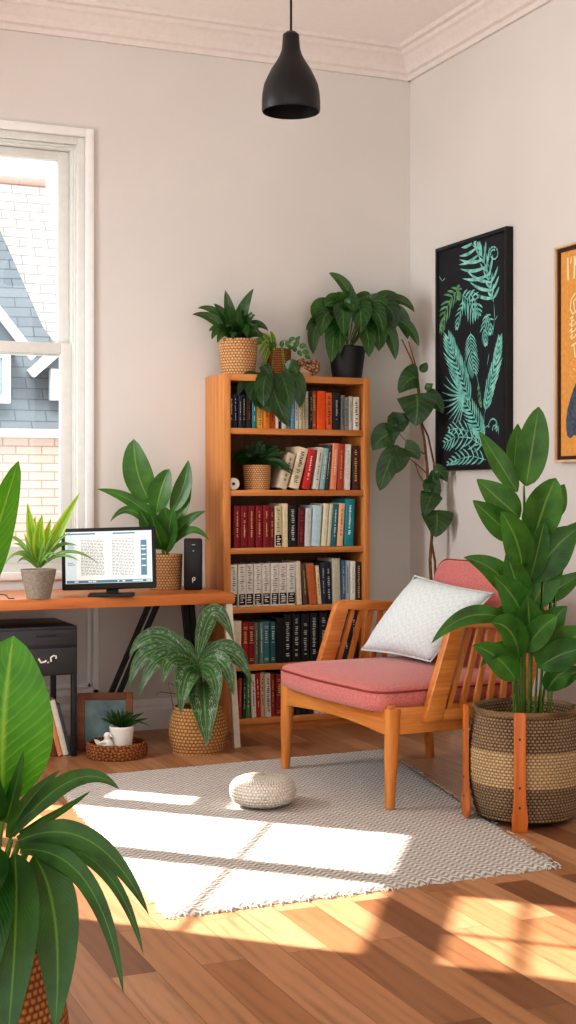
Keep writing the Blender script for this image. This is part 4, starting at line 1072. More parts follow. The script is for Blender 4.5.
# --- pillow
PC = [Vector(p) for p in ((2.725, 5.47, .466), (2.80, 4.99, .466), (2.965, 4.775, .75), (2.95, 5.40, .785))]
pm = Vector((2.715, 5.30, .462))
PL = thing('throw_pillow', 'pale blue-grey square throw pillow leaning on the armchair backrest', 'pillow', pm)
bm = new_bm(); N = 18
nrm = (PC[1]-PC[0]).cross(PC[3]-PC[0]).normalized()
if nrm.x > 0: nrm = -nrm
L_ = bm.loops.layers.uv.active; grid = {}
for sgn in (1, -1):
    for i in range(N+1):
        for j in range(N+1):
            u, v = i/N, j/N; eu, ev = 1-abs(2*u-1)**2.4, 1-abs(2*v-1)**2.4
            pin = 1-.05*(math.sin(PI*u)*(1-math.sin(PI*v))+math.sin(PI*v)*(1-math.sin(PI*u)))
            uu, vv = .5+(u-.5)*pin, .5+(v-.5)*pin
            p = PC[0]*(1-uu)*(1-vv)+PC[1]*uu*(1-vv)+PC[2]*uu*vv+PC[3]*(1-uu)*vv
            h = .075*(max(eu, 0)*max(ev, 0))**.55
            if (i in (0, N) or j in (0, N)) and sgn == -1: grid[sgn, i, j] = grid[1, i, j]
            else: grid[sgn, i, j] = bm.verts.new(p+nrm*(h*sgn+.075)-pm)
    for i in range(N):
        for j in range(N):
            face(bm, [grid[sgn, i, j], grid[sgn, i+1, j], grid[sgn, i+1, j+1], grid[sgn, i, j+1]], [(i/N, j/N), ((i+1)/N, j/N), ((i+1)/N, (j+1)/N), (i/N, (j+1)/N)])
t_ = NT('pillow_fabric'); uv = t_.coord('UV'); sv = t_.sep(uv)
zz = t_.math('PINGPONG', t_.math('MULTIPLY', sv[0], 9), .5); pat = t_.math('SINE', t_.math('MULTIPLY', t_.math('ADD', t_.math('MULTIPLY', sv[1], 12), t_.math('MULTIPLY', zz, 2)), 2*PI))
nz = t_.noise(t_.coord(), 150, 3); f = t_.math('ADD', t_.math('MULTIPLY', pat, .09), nz)
c = t_.ramp(f, [(.3, srgb(204, 216, 218)), (.75, srgb(228, 235, 234))]); t_.bsdf(c, .9, t_.bump(f, .35, .003), .15)
body = obj('cover', bm, t_.m, PL, auto=False)
bm = new_bm(); edge = [grid_ for grid_ in []]
def pil(u, v):
    pin = 1-.05*(math.sin(PI*u)*(1-math.sin(PI*v))+math.sin(PI*v)*(1-math.sin(PI*u))); uu, vv = .5+(u-.5)*pin, .5+(v-.5)*pin
    return PC[0]*(1-uu)*(1-vv)+PC[1]*uu*(1-vv)+PC[2]*uu*vv+PC[3]*(1-uu)*vv + nrm*.075 - pm
q = [(i/12, 0) for i in range(12)]+[(1, i/12) for i in range(12)]+[(1-i/12, 1) for i in range(12)]+[(0, 1-i/12) for i in range(13)]
tube(bm, [pil(*p) for p in q], .004, 6, cap=False); obj('piping', bm, plain('pillow_piping', srgb(206, 210, 206), .9, .1), PL)

# ------------------------------------------------------------------ RUG
RC = [Vector(p) for p in ((1.215, 3.735, 0), (2.531, 3.752, 0), (2.93, 5.78, 0), (1.36, 5.72, 0))]
def rug_mat():
    t = NT('rug_weave'); v = t.coord(); s = t.sep(v)
    zz = t.math('PINGPONG', t.math('MULTIPLY', s[0], 26), .5)
    w = t.math('SINE', t.math('MULTIPLY', t.math('ADD', t.math('MULTIPLY', s[1], 38), t.math('MULTIPLY', zz, 1.5)), 2*PI))
    n = t.noise(t.mapping(v, (160, 260, 160)), 1, 3); n2 = t.noise(v, 3, 3)
    f = t.math('ADD', t.math('MULTIPLY', w, .30), n)
    c = t.ramp(f, [(.25, srgb(140, 134, 128)), (.5, srgb(200, 194, 186)), (.8, srgb(234, 229, 222))])
    c = t.mix(t.math('MULTIPLY', n2, .25), c, srgb(206, 192, 178))
    t.bsdf(c, .95, t.bump(f, .7, .006), .1, **{'Sheen Weight': .15}); return t.m
M_rug = rug_mat()
ro = Vector((2.0, 4.75, 0))
bm = new_bm(); N = 60; top = {}; 
for i in range(N+1):
    for j in range(N+1):
        u, v = i/N, j/N; p = RC[0]*(1-u)*(1-v)+RC[1]*u*(1-v)+RC[2]*u*v+RC[3]*(1-u)*v
        if i in (0, N) or j in (0, N): p = p+Vector((R_.uniform(-.008, .008), R_.uniform(-.008, .008), 0)); z = .003
        else: z = .010+.0012*math.sin(i*.7)*math.sin(j*.9)
        top[i, j] = bm.verts.new(p+Vector((0, 0, z))-ro)
for i in range(N):
    for j in range(N): face(bm, [top[i, j], top[i+1, j], top[i+1, j+1], top[i, j+1]])
rim = [top[i, 0] for i in range(N)]+[top[N, j] for j in range(N)]+[top[N-i, N] for i in range(N)]+[top[0, N-j] for j in range(N)]
low = [bm.verts.new((v.co.x, v.co.y, .0003)) for v in rim]
for k in range(len(rim)): face(bm, [rim[k], low[k], low[(k+1) % len(rim)], rim[(k+1) % len(rim)]])
RG = obj('rug', bm, M_rug, None, True, ro, auto=False); tag(RG, 'flat woven grey and cream rug with shaggy edges on the plank floor', 'rug')
bm = new_bm()
for k in range(420):
    e = k % 3; t0 = R_.random()
    a, b = ((RC[0], RC[1]), (RC[0], RC[3]), (RC[1], RC[2]))[e]
    p = a+(b-a)*t0-ro; nn = (Vector((0, -1, 0)), Vector((-1, 0, 0)), Vector((1, 0, 0)))[e]
    q = p+nn*R_.uniform(.004, .012)+Vector((R_.uniform(-.01, .01), R_.uniform(-.01, .01), 0))
    tube(bm, [p+Vector((0, 0, .006)), (p+q)/2+Vector((0, 0, .007)), q+Vector((0, 0, .0025))], [.0018, .0015, .0009], 5)
fr = obj('fringe', bm, plain('fringe_yarn', srgb(222, 214, 202), .95, .1), RG); fr['kind'] = 'stuff'

# --- pouf
o = on_z(259, 811, .01); s = depth(o)/FPX
PO = thing('pouf', 'small round cream knitted floor pouf lying on the rug', 'pouf', (o.x+.045, o.y+.075, .0112), -YAW)
def knit():
    t = NT('cream_knit'); uv = t.coord('UV'); s_ = t.sep(uv)
    vr = t.math('MULTIPLY', s_[1], 24); w = t.math('ABSOLUTE', t.math('SINE', t.math('MULTIPLY', t.math('ADD', t.math('MULTIPLY', s_[0], 58), t.math('MULTIPLY', t.math('FLOOR', vr), .5)), PI)))
    h = t.math('MULTIPLY', w, t.math('SINE', t.math('MULTIPLY', t.math('FRACT', vr), PI)))
    c = t.ramp(h, [(0, srgb(208, 196, 180)), (.4, srgb(236, 228, 216)), (1, srgb(242, 236, 226))]); t.bsdf(c, .95, t.bump(h, .8, .01), .1); return t.m
M_knit = knit(); bm = new_bm(); pr = []
for i in range(25):
    a = -PI/2+PI*i/24; ca, sa = math.cos(a), math.sin(a)
    pr.append((.126*abs(ca)**.62 if ca > 1e-6 else 0, .058+.058*math.copysign(abs(sa)**.8, sa)))
lathe(bm, pr, 64); obj('knitted_cover', bm, M_knit, PO)
bm = new_bm(); lathe(bm, [(0, .120), (.008, .120), (.011, .116), (.009, .111)], 16); obj('button', bm, M_knit, PO)

# ------------------------------------------------------------------ right plant in striped basket
WIDE = 1.28
o = on_z(523, 832, 0); s = depth(o)/FPX; RPc = Vector((2.80, 4.375, .0112))
s = 5.12/FPX
RP = thing('potted_plant', 'tall broad-leaved plant in a striped basket with wooden stand, right of the armchair', 'plant', RPc, -YAW)
pr = []; hB = .375
for i in range(27):
    t = i/26; r = .178+.026*math.sin(PI*min(1, t*1.05))**.8+.012*t; pr.append((r + .0022*math.cos(i*PI), .012+hB*t))
n_o = len(pr)
pr = [(0, .012)]+pr+[(.188, .395), (.178, .391), (.176, .34), (0, .335)]
# v of the lathe follows arc length, so the outer wall spans about .28-.62 of it
bm = new_bm(); lathe(bm, pr, 72)
Luv = bm.loops.layers.uv.active
for f in bm.faces:
    for l in f.loops: l[Luv].uv = (l[Luv].uv[0], max(0, min(1, (l.vert.co.z-.012)/hB)))
obj('basket', bm, M_wickB, RP)
bm = new_bm(); ring = [(.188*math.cos(a*PI/36), .188*math.sin(a*PI/36), .392) for a in range(73)]; tube(bm, ring, .010, 8, cap=False); obj('basket_rim', bm, M_rope, RP)
bm = new_bm(); lathe(bm, [(0, .352), (.10, .348), (.177, .344)], 36); obj('soil', bm, M_soil, RP)
def stand_leg(ang, zb=0, g=1.0):
    bm = new_bm(); c, s_ = math.cos(ang), math.sin(ang); w = .0215
    R0 = .2155
    def fn(u, v, t): return Vector((c*(R0+t)-s_*u, s_*(R0+t)+c*u, v))
    poly = [(-w*1.25, zb), (w*1.25, zb), (w*1.35*g, .03), (w*1.2*g, .06), (w, .10), (w, .40), (w*.7, .408), (-w*.7, .408), (-w, .40), (-w, .10), (-w*1.2*g, .06), (-w*1.35*g, .03)]
    prism(bm, poly, fn, 0, .013, .003)
    o = obj('stand_leg', bm, M_stand, RP)
    bm = new_bm()
    for z in (.315, .145, .075):
        q = [(.004*math.cos(k*PI/5), z+.005*math.sin(k*PI/5)) for k in range(10)]; prism(bm, q, fn, .012, .0145)
    obj('peg', bm, plain('dark_peg', srgb(84, 46, 24), .6), o)
for ang, zb, g in ((-PI/2-.25, -.0108, 1), (-PI/2-PI/2*.93, 0, 1.7), (.05, -.0108, 1), (PI/2, -.0108, 1)): stand_leg(ang, zb, g)
bm = new_bm(); L = []
rows_ = [((0, 225), (12, 304), 37, 6, 'ovate', None), ((-11, 242), (-6, 288), 15, -6, 'lance', None), ((-8, 219), (-47, 280), 17, 2, 'lance', None), ((-6, 193), (-50, 232), 24, 6, 'lance', None), ((-10, 171), (-55, 211), 22, 12, 'lance', None),
         ((8, 171), (27, 233), 44, 14, 'ovate', (14, 204)), ((20, 190), (42, 227), 20, -10, 'lance', None), ((-5, 143), (-29, 200), 36, 22, 'ovate', (-8, 172)), ((8, 129), (54, 184), 31, 8, 'lance', (24, 168)), ((10, 140), (58, 190), 20, -8, 'lance', None),
         ((-3, 103), (-63, 154), 21, 6, 'lance', (-26, 148)), ((0, 84), (-37, 137), 26, 20, 'lance', (-12, 120)), ((14, 110), (62, 140), 17, -4, 'lance', (34, 122)), ((-16, 90), (-96, 69), 15, 12, 'lance', (-60, 112)),
         ((-8, 55), (-40, 92), 34, 30, 'ovate', (-16, 92)), ((-11, 32), (-58, 70), 23, 28, 'lance', (-30, 62)), ((7, 55), (40, 106), 26, 8, 'lance', (18, 88)), ((10, 48), (60, 87), 33, 16, 'lance', (34, 66)), ((12, 44), (66, 66), 24, 20, 'lance', (36, 66)),
         ((21, 21), (46, 47), 18, 14, 'lance', (28, 40)), ((22, 22), (60, 40), 16, 8, 'lance', (38, 42)), ((4, 60), (-2, 118), 28, 18, 'lance', None), ((-4, 70), (-30, 104), 24, 10, 'lance', (-14, 98)), ((6, 100), (40, 152), 24, 2, 'lance', (16, 132)),
         ((-2, 60), (26, 98), 30, 24, 'ovate', (8, 86)), ((4, 130), (16, 190), 26, 12, 'ovate', None), ((-4, 110), (-22, 160), 22, 14, 'lance', None), ((-8, 60), (-50, 48), 12, 24, 'lance', (-28, 74))]
for b_, tip, w, dd, pf, c in rows_:
    px_leaf(bm, s, b_, tip, w, c, (dd*.4, dd if c else 2, dd*1.4), pf, fold=.28, n=16, roll=0)
obj('foliage', bm, L_right, RP)
bm = new_bm()
for x, top, dx in ((0, 225, -2), (-4, 170, -6), (5, 140, 6), (-2, 110, 0), (8, 60, 14), (-6, 60, -6), (-9, 34, -10), (12, 26, 20), (3, 90, 3), (15, 24, 22)):
    tube(bm, [(x*s, R_.uniform(-.02, .02), .345), ((x+dx)*.8*s, -.01, (.40+top*s*.45)), (dx*s, -.012, top*s)], [.006, .005, .0035], 7)
obj('stem', bm, M_stem, RP)
# leaf data were measured from the rim: lift foliage and stems accordingly
for ch in RP.children:
    if ch.name.startswith('foliage'): ch.location = (0, 0, CAM_H-(714-490)*s)
    if ch.name.startswith('stem'):
        for v in ch.data.vertices:
            if v.co.z > .35: v.co.z = .345 + (v.co.z-.345)*1.0 + (CAM_H-(714-490)*s)*min(1, (v.co.z-.345)/max(.01, .1)) * (1 if v.co.z > .40 else .4)

# ------------------------------------------------------------------ climbing plant in the corner
VP_ = Vector((3.33, 6.36, 0)); sV = depth(VP_)/FPX
VT = potted('tall climbing vine with round leaves rising from behind the armchair in the corner', VP_, .10, .13, .20, M_conc, L_deep)
vx = 288+FPX*(VP_.x*CY-VP_.y*SY)/depth(VP_); vy = 490+FPX*CAM_H/depth(VP_)
def vp(x, y, d=0): return Vector(((x-vx)*sV, -d, (vy-y)*sV))
bm = new_bm()
tube(bm, [(0, 0, .15), vp(432, 600), vp(430, 560), vp(432, 535), vp(428, 500, .01), vp(427, 468, .01), vp(424, 440, .02), vp(420, 420, .02), vp(417, 380, .02), vp(411, 360, .03), vp(401, 340, .04)], [.011, .009, .008, .008, .007, .007, .006, .006, .005, .004, .003], 8)
tube(bm, [(.02, 0, .15), vp(436, 600), vp(435, 562), vp(431, 540, .012), vp(434, 500), vp(434, 464), vp(428, 436), vp(422, 424, .01), vp(418, 384, .03), vp(415, 365, .02), vp(408, 342, .03)], [.009, .007, .006, .006, .006, .005, .005, .004, .004, .003, .003], 8)
for q in ([(424, 454), (410, 446), (396, 431)], [(427, 474), (418, 466), (408, 458)], [(426, 486), (418, 474), (414, 462)], [(420, 420), (414, 412), (410, 400)], [(428, 500), (436, 496), (441, 490)]):
    tube(bm, [vp(*p, .02+.01*i) for i, p in enumerate(q)], [.004, .003, .002], 6)
obj('stem', bm, M_bark, VT)
bm = new_bm()
for b_, tip, w, c, dd, pf in [((416, 394), (414, 427), 32, (418, 408), .06, 'heart'), ((418, 378), (398, 394), 22, (408, 376), .05, 'heart'), ((424, 398), (442, 414), 17, (436, 398), .04, 'heart'), ((396, 432), (372, 451), 20, (380, 434), .05, 'lance'), ((398, 428), (392, 444), 20, (396, 412), .05, 'heart'),
                              ((400, 416), (396, 434), 13, (402, 420), .04, 'lance'), ((398, 446), (379, 491), 25, (386, 462), .07, 'ovate'), ((402, 448), (394, 474), 22, (400, 456), .06, 'ovate'), ((404, 450), (418, 460), 16, (414, 448), .05, 'heart'), ((434, 472), (446, 482), 13, (441, 470), .05, 'heart'),
                              ((430, 480), (424, 492), 14, (428, 484), .05, 'ovate'), ((432, 492), (422, 516), 18, (428, 502), .06, 'heart'), ((436, 510), (434, 537), 26, (437, 522), .06, 'heart'), ((420, 372), (426, 363), 7, (424, 368), .04, 'lance'), ((424, 388), (432, 384), 6, (428, 388), .04, 'lance'), ((432, 470), (436, 502), 14, (434, 488), .04, 'ovate')]:
    p0, p1, p2 = vp(*b_, dd*.6), vp(*c, dd), vp(*tip, dd)
    leaf(bm, p0, p1, p2, w*sV*1.3, pf, fold=.14, n=14, facing=(R_.uniform(-.25, .25), -1, .2), wav=.01)
obj('foliage', bm, L_deep, VT)

# ------------------------------------------------------------------ foreground plant
FC = on_z(-22, 1140, 0); s = depth(FC)/FPX
FC = Vector((FC.x, FC.y, 0))
FGP = thing('potted_plant', 'large foreground plant with arching strap leaves in a rust woven basket', 'plant', FC, -YAW)
pr = [(0, 0)]
for i in range(21):
    t = i/20; pr.append((.140+.028*math.sin(PI*min(1, t*1.1)), .37*t))
pr += [(.146, .376), (.138, .37), (.138, .31), (0, .305)]
bm = new_bm(); lathe(bm, pr, 56)
Luv = bm.loops.layers.uv.active
for f in bm.faces:
    for l in f.loops: l[Luv].uv = (l[Luv].uv[0], l.vert.co.z/.37)
obj('basket', bm, M_wickF, FGP)
bm = new_bm(); lathe(bm, [(0, .322), (.137, .318)], 30); obj('soil', bm, M_soil, FGP)
fy = 490+FPX*CAM_H/depth(FC); fx = 288+FPX*(FC.x*CY-FC.y*SY)/depth(FC)
def fp(x, y, d=0): return Vector(((x-fx)*s, -d, (fy-y)*s))
bm = new_bm()
leaf(bm, fp(6, 800, .03), fp(6, 720, .06), fp(17, 634, .03), 96*s, 'broad', fold=.22, n=20, facing=(.25, -1, .15))
leaf(bm, fp(-26, 610), fp(-4, 540, .03), fp(25, 461, .06), 34*s, 'broad', fold=.2, n=16, facing=(.3, -1, 0))
obj('broad_foliage', bm, L_banana, FGP)
bm = new_bm()
FL = [((14, 832), (126, 778), 21, (84, 742), .06, .10), ((22, 836), (159, 886), 26, (104, 792), .10, .18), ((26, 842), (139, 948), 22, (112, 820), .16, .24), ((24, 840), (155, 920), 17, (120, 810), .12, .20), ((20, 832), (95, 784), 9, (62, 812), .02, .06),
      ((40, 846), (78, 980), 47, (82, 872), .18, .26), ((24, 842), (39, 990), 44, (44, 880), .24, .30), ((6, 838), (2, 982), 50, (18, 870), .26, .32), ((0, 840), (-40, 960), 44, (-30, 850), .22, .28), ((8, 820), (30, 744), 16, (20, 790), .06, .06), ((2, 820), (-6, 734), 30, (-4, 790), .08, .08),
      ((10, 836), (62, 768), 18, (26, 796), .04, .02), ((0, 830), (-70, 800), 26, (-40, 770), .02, .04), ((0, 836), (-80, 900), 30, (-60, 810), .10, .16), ((10, 836), (-2, 872), 40, (8, 850), .26, .30)]
for b_, tip, w, c, d1, d2 in FL:
    leaf(bm, fp(*b_, d1*.35), fp(*c, d1), fp(*tip, d2), w*s, 'strap' if w < 30 else 'lance', fold=.25, n=20, facing=(.1, -1, .35), wav=.01)
obj('strap_foliage', bm, L_fore, FGP)
bm = new_bm()
for b_, r in (((6, 806), .012), ((14, 836), .010), ((22, 838), .010), ((30, 846), .012), ((0, 840), .012), ((-8, 836), .010)):
    tube(bm, [(R_.uniform(-.03, .03), R_.uniform(-.03, .03), .31), (fp(*b_)*.5)+Vector((0, 0, .17)), fp(*b_, .03)], [r, r*.8, r*.5], 8)
tube(bm, [(-.02, .02, .31), fp(-40, 760), fp(-26, 606)], [.012, .009, .005], 8)
obj('stem', bm, M_stem, FGP)

# ------------------------------------------------------------------ PAINTINGS on the right wall
def wall_pt(y0):  # u to the right (towards -Y), v up, t out of the wall
    return lambda u, v, t: Vector((-t, y0-u, v))
# black botanical
PY0, PZ0, PW, PH = 6.385, 1.300, .69, 1.150
PB = thing('painting', 'tall black canvas with teal tropical leaves in a thin black frame', 'painting', (XR, PY0, PZ0))
fnB = lambda u, v, t: Vector((-t, -u, v))
bm = new_bm(); ft = .020
for u0, v0, u1, v1 in ((0, 0, ft, PH), (PW-ft, 0, PW, PH), (ft, 0, PW-ft, ft), (ft, PH-ft, PW-ft, PH)):
    prism(bm, [(u0, v0), (u1, v0), (u1, v1), (u0, v1)], fnB, 0, .040, .003)
obj('frame', bm, plain('black_frame', srgb(26, 25, 26), .5), PB)
bm = new_bm(); prism(bm, [(ft, ft), (PW-ft, ft), (PW-ft, PH-ft), (ft, PH-ft)], fnB, .001, .028); obj('canvas', bm, plain('black_canvas', srgb(43, 44, 49), .75, .2, var=.08, nscale=40), PB)
def pv(cx, cy):     # from measured positions on the painting to u, v
    u = (cx-122)/246; top = 165-75*u; bot = 880-10*u
    return Vector((u*PW, PH*(bot-cy)/(bot-top)))
tb = NT('teal_paint'); nz = tb.noise(tb.coord(), 26, 4); tb.bsdf(tb.ramp(nz, [(.3, srgb(92, 162, 154)), (.55, srgb(136, 206, 194)), (.8, srgb(180, 228, 214))]), .7, None, .2)
tg_ = NT('green_paint'); nz = tg_.noise(tg_.coord(), 26, 4); tg_.bsdf(tg_.ramp(nz, [(.32, srgb(72, 128, 96)), (.7, srgb(136, 190, 140))]), .7, None, .2)
lay = [0]
def blade(bm, a, b, w, bend=0.0):
    lay[0] = (lay[0]+1) % 60; t = .0290+lay[0]*.00003
    d = b-a; L = d.length
    if L < 1e-4: return
    if L > .03: w *= .60
    n = Vector((-d.y, d.x))/L; pts = []
    for i in range(9):
        q = i/8; c = a+d*q+n*bend*L*math.sin(PI*q); h = w/2*math.sin(PI*min(1, .12+q*.88))**.8
        pts.append((c, h))
    poly = [p+n*h for p, h in pts]+[p-n*h for p, h in reversed(pts)]
    for i in range(8):
        q = [pts[i][0]+n*pts[i][1], pts[i+1][0]+n*pts[i+1][1], pts[i+1][0]-n*pts[i+1][1], pts[i][0]-n*pts[i][1]]
        face(bm, [bm.verts.new(fnB(p.x, p.y, t)) for p in q])
def clampuv(p): return Vector((min(max(p.x, ft+.006), PW-ft-.006), min(max(p.y, ft+.006), PH-ft-.006)))
def frond(bm, mid, n, ll, rl, w, ang=50, taper=.5, spine=.006):
    mid = [pv(*p) for p in mid]
    def at(t):
        t *= len(mid)-1; i = min(int(t), len(mid)-2); f = t-i; return mid[i].lerp(mid[i+1], f), (mid[i+1]-mid[i]).normalized()
    for k in range(n):
        t = .06+.92*k/(n-1); p, d = at(t); prof_ = math.sin(PI*(.18+.75*t))**.7
        for sg, ln in ((1, ll), (-1, rl)):
            if ln <= 0: continue
            a = math.radians(ang*(1-.35*t))*sg; dv = Vector((d.x*math.cos(a)-d.y*math.sin(a), d.x*math.sin(a)+d.y*math.cos(a)))
            blade(bm, p, clampuv(p+dv*ln*prof_), w, .06*sg)
    for a, b in zip(mid, mid[1:]): blade(bm, a, b, spine*1.6)
bm = new_bm()
frond(bm, [(322, 335), (312, 260), (285, 190), (245, 142)], 9, .26, .10, .030, 62)
frond(bm, [(318, 330), (306, 260), (286, 190), (262, 140)], 8, .08, .09, .022, 30)
frond(bm, [(215, 310), (240, 330), (262, 372)], 7, .07, .11, .020, 60); frond(bm, [(240, 305), (262, 330), (272, 372)], 6, .07, .08, .018, 55)
frond(bm, [(222, 330), (206, 372), (196, 416)], 6, .05, .06, .014, 40); frond(bm, [(298, 372), (290, 420), (296, 466)], 7, .06, .06, .014, 40)
frond(bm, [(300, 372), (312, 400), (310, 432)], 5, .05, .05, .014, 45)
frond(bm, [(244, 430), (246, 490), (256, 560)], 11, .10, .10, .014, 48)
frond(bm, [(246, 662), (220, 590), (190, 520), (166, 450)], 13, .17, .13, .024, 34)
frond(bm, [(292, 692), (306, 620), (326, 540), (340, 452)], 13, .08, .11, .024, 34)
for k in range(13):
    a = math.radians(118+k*11.0); c0 = pv(222, 632); ln = .24-.02*abs(k-5)/2
    blade(bm, c0, clampuv(c0+Vector((math.cos(a), math.sin(a)))*ln), .017, .05)
frond(bm, [(292, 776), (276, 740), (250, 690), (216, 640)], 12, .12, .09, .021, 46)
frond(bm, [(290, 800), (240, 770), (190, 770), (152, 790)], 10, .11, .10, .018, 44); frond(bm, [(296, 842), (250, 830), (206, 840), (166, 856)], 9, .10, .08, .018, 42)
frond(bm, [(280, 800), (240, 750), (200, 742), (170, 746)], 7, .06, .08, .014, 44)
frond(bm, [(312, 800), (330, 822), (346, 850)], 7, .06, .06, .014, 42)
for cx, cy, r0, st, tr_ in ((322, 178, 17, 0, 1.5), (322, 730, 17, 0, .8), (328, 742, 10, 0, .8)):   # curled tips
    P_ = [Vector((cx+(r0*(1-.5*i/14))*math.cos(math.radians(200-i*24*tr_)), cy-(r0*1.5*(1-.5*i/14))*math.sin(math.radians(200-i*24*tr_)))) for i in range(15)]
    for a, b in zip(P_, P_[1:]): blade(bm, clampuv(pv(*a)), clampuv(pv(*b)), .010)
for q in ([(305, 182), (304, 210), (312, 232)], [(290, 790), (288, 740), (292, 690)], [(318, 440), (326, 390), (323, 335)], [(326, 392), (334, 376)], [(262, 560), (276, 620), (282, 668)], [(130, 252), (142, 268), (154, 256)], [(304, 730), (292, 740)], [(338, 730), (336, 762)], [(330, 716), (326, 748)], [(306, 500), (300, 540)]):
    for a, b in zip(q, q[1:]): blade(bm, pv(*a), pv(*b), .008)
obj('painted_leaves', bm, tb.m, PB, False)
bm = new_bm()
frond(bm, [(204, 290), (176, 322), (150, 372), (138, 424)], 9, .09, .10, .022, 44); frond(bm, [(270, 600), (274, 640), (280, 668)], 5, .03, .03, .01, 30); frond(bm, [(196, 282), (206, 300), (204, 322)], 5, .04, .04, .016, 45)
obj('painted_green_leaves', bm, tg_.m, PB, False)

# orange poster
OY0, OZ0, OW, OH = 5.295, 1.322, .66, .962
PO_ = thing('painting', 'orange canvas with pale lettering and a dark blue figure in a pale wood frame', 'painting', (XR, OY0, OZ0))
bm = new_bm(); ft = .012
for u0, v0, u1, v1 in ((0, 0, ft, OH), (OW-ft, 0, OW, OH), (ft, 0, OW-ft, ft), (ft, OH-ft, OW-ft, OH)):
    prism(bm, [(u0, v0), (u1, v0), (u1, v1), (u0, v1)], fnB, 0, .042, .002)
obj('frame', bm, M_palew, PO_)
bm = new_bm(); g = .028
for u0, v0, u1, v1 in ((ft, ft, g, OH-ft), (OW-g, ft, OW-ft, OH-ft), (g, ft, OW-g, g), (g, OH-g, OW-g, OH-ft)):
    prism(bm, [(u0, v0), (u1, v0), (u1, v1), (u0, v1)], fnB, .002, .030)
obj('inner_frame', bm, plain('dark_brown_frame', srgb(62, 34, 20), .6), PO_)
bm = new_bm(); prism(bm, [(g, g), (OW-g, g), (OW-g, OH-g), (g, OH-g)], fnB, .001, .022)
cv = obj('canvas', bm, plain('orange_canvas', srgb(222, 160, 86), .8, .2, var=.06, nscale=50), PO_)
# crop position -> u, v  (crop of the poster: x 60..154 is the visible strip, 100..985 its height)
def ov(cx, cy): return Vector(((cx-52)/4.28*.00415*1.0*1.9, OH*(990-cy)/(990-92)))
def stroke(bm, pts, w, t=.0235):
    P_ = [ov(*p) for p in pts]
    for a, b in zip(P_, P_[1:]):
        d = b-a; n = Vector((-d.y, d.x)).normalized()*w/2; e = d.normalized()*w*.3
        lay[0] = (lay[0]+1) % 40; tt = t+lay[0]*.00003
        face(bm, [bm.verts.new(fnB(p.x, p.y, tt)) for p in (a-e+n, b+e+n, b+e-n, a-e-n)])
bm = new_bm()
stroke(bm, [(97, 150), (99, 235)], .014)                                      # I
stroke(bm, [(112, 148), (110, 170)], .010)                                    # apostrophe
stroke(bm, [(124, 235), (126, 150), (138, 205), (152, 145), (154, 235)], .013)   # M
M_cp = plain('cream_paint', srgb(244, 222, 172), .8, .2); obj('lettering', bm, M_cp, cv, False); bm = new_bm()
# loose handwriting below it
stroke(bm, [(128, 300), (112, 320), (108, 360), (118, 382), (132, 372), (140, 340), (134, 318), (122, 330), (126, 370), (142, 384)], .008)
stroke(bm, [(108, 398), (120, 392), (112, 410), (124, 408)], .007); stroke(bm, [(134, 398), (144, 392)], .007)
for y in (425, 450, 475): stroke(bm, [(106, y), (116, y-10), (112, y+8), (124, y+2), (132, y-8)], .007)
stroke(bm, [(122, 505), (128, 560)], .009); stroke(bm, [(114, 512), (136, 500)], .008); stroke(bm, [(138, 505), (140, 550), (150, 530)], .008)
obj('handwriting', bm, M_cp, cv, False); bm = new_bm()
for k in range(26):
    x, y = R_.uniform(100, 150), R_.uniform(560, 680)
    if y > 620 and x > 128: continue
    stroke(bm, [(x, y), (x+2, y+1)], .003)
obj('paint_speckle', bm, M_cp, cv, False)
bm = new_bm()
skirt = [(90, 812), (96, 770), (110, 720), (124, 680), (136, 655), (150, 640), (160, 636), (182, 650), (204, 700), (222, 770), (232, 850), (214, 880), (196, 866), (176, 888), (156, 870), (136, 880), (122, 878), (108, 892), (94, 880), (90, 845)]
P_ = [ov(*p) for p in skirt]; c0 = ov(160, 780); cvv = bm.verts.new(fnB(c0.x, c0.y, .0236)); vs = [bm.verts.new(fnB(p.x, p.y, .0236)) for p in P_]
for i in range(len(vs)): face(bm, [cvv, vs[i], vs[(i+1) % len(vs)]])
obj('painted_skirt', bm, plain('blue_grey_paint', srgb(84, 96, 112), .8, .2, var=.25, nscale=70), cv, False)
bm = new_bm(); P_ = [ov(*p) for p in [(144, 610), (150, 590), (166, 584), (182, 596), (184, 640), (176, 662), (150, 660), (142, 676), (136, 660)]]
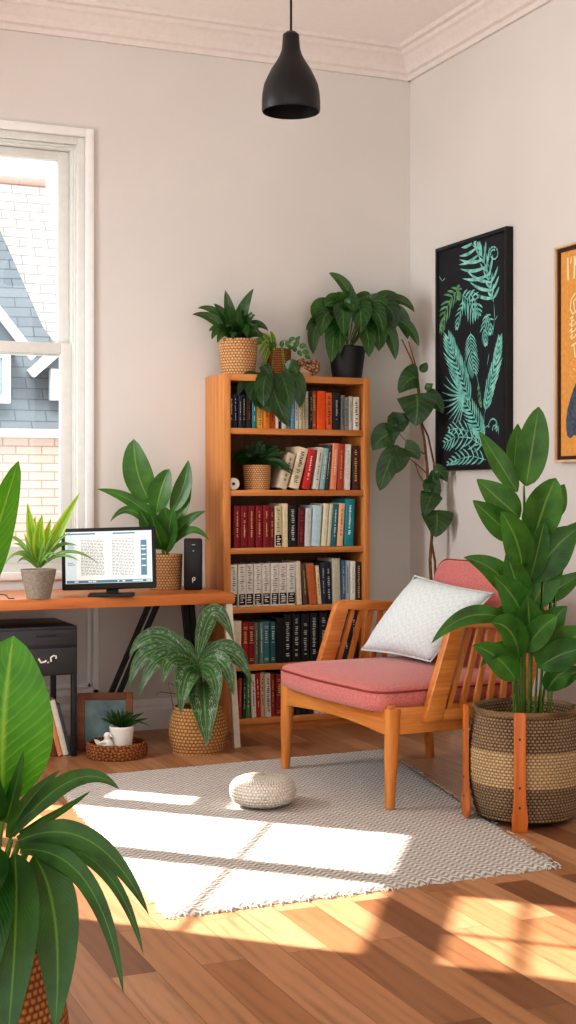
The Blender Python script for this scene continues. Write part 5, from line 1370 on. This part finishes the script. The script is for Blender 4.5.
vs = [bm.verts.new(fnB(p.x, p.y, .0240)) for p in P_]; bm.faces.new(vs)
obj('painted_bodice', bm, plain('ink_paint', srgb(40, 36, 40), .8, .2), cv, False)

# ------------------------------------------------------------------ LIGHT
sd = bpy.data.lights.new('sun', 'SUN'); sd.energy = 15; sd.angle = math.radians(.6); sd.color = (1, .945, .87)
so_ = bpy.data.objects.new('sun', sd); COL.objects.link(so_)
dirv = Vector((.715*math.cos(SUN_EL), -.695*math.cos(SUN_EL), -math.sin(SUN_EL)))
so_.rotation_euler = dirv.to_track_quat('-Z', 'Y').to_euler()
def area(name, loc, target, size, e, col=(1, 1, 1), sy=None):
    l = bpy.data.lights.new(name, 'AREA'); l.energy = e; l.color = col; l.size = size
    if sy: l.shape = 'RECTANGLE'; l.size_y = sy
    o = bpy.data.objects.new(name, l); COL.objects.link(o); o.location = loc
    o.rotation_euler = (Vector(target)-Vector(loc)).to_track_quat('-Z', 'Y').to_euler(); return o
area('house_fill', (2.2, 11.5, 7.5), (3.3, 16.5, 2.4), 3, 350, (1, .97, .93))  # added lamp without a real source, brightens the house front
area('bay_sky_fill', (-.95, 5.0, 2.0), (3.5, 4.4, 1.5), 1.6, 190, (.97, .98, 1), 2.0)  # added fill lamp behind the bay wall, boosts light on the right wall
w = bpy.data.worlds.new('world'); scn.world = w; w.use_nodes = True
wn = w.node_tree; bg = wn.nodes['Background']; bg.inputs[0].default_value = (.97, .985, 1.0, 1); bg.inputs[1].default_value = 1.65

# ------------------------------------------------------------------ CAMERA
cd = bpy.data.cameras.new('camera'); cam = bpy.data.objects.new('camera', cd); COL.objects.link(cam)
cd.sensor_fit = 'AUTO'; cd.sensor_width = 36; cd.lens = 36*FPX/1024; cd.shift_y = -22/1024
cam.location = (0, 0, CAM_H); cam.rotation_euler = (PI/2, 0, -YAW); cd.clip_start = .05
scn.camera = cam
scn.view_settings.view_transform = 'Standard'
try: scn.view_settings.look = 'Medium High Contrast'
except Exception as e: print('LOOK', e)
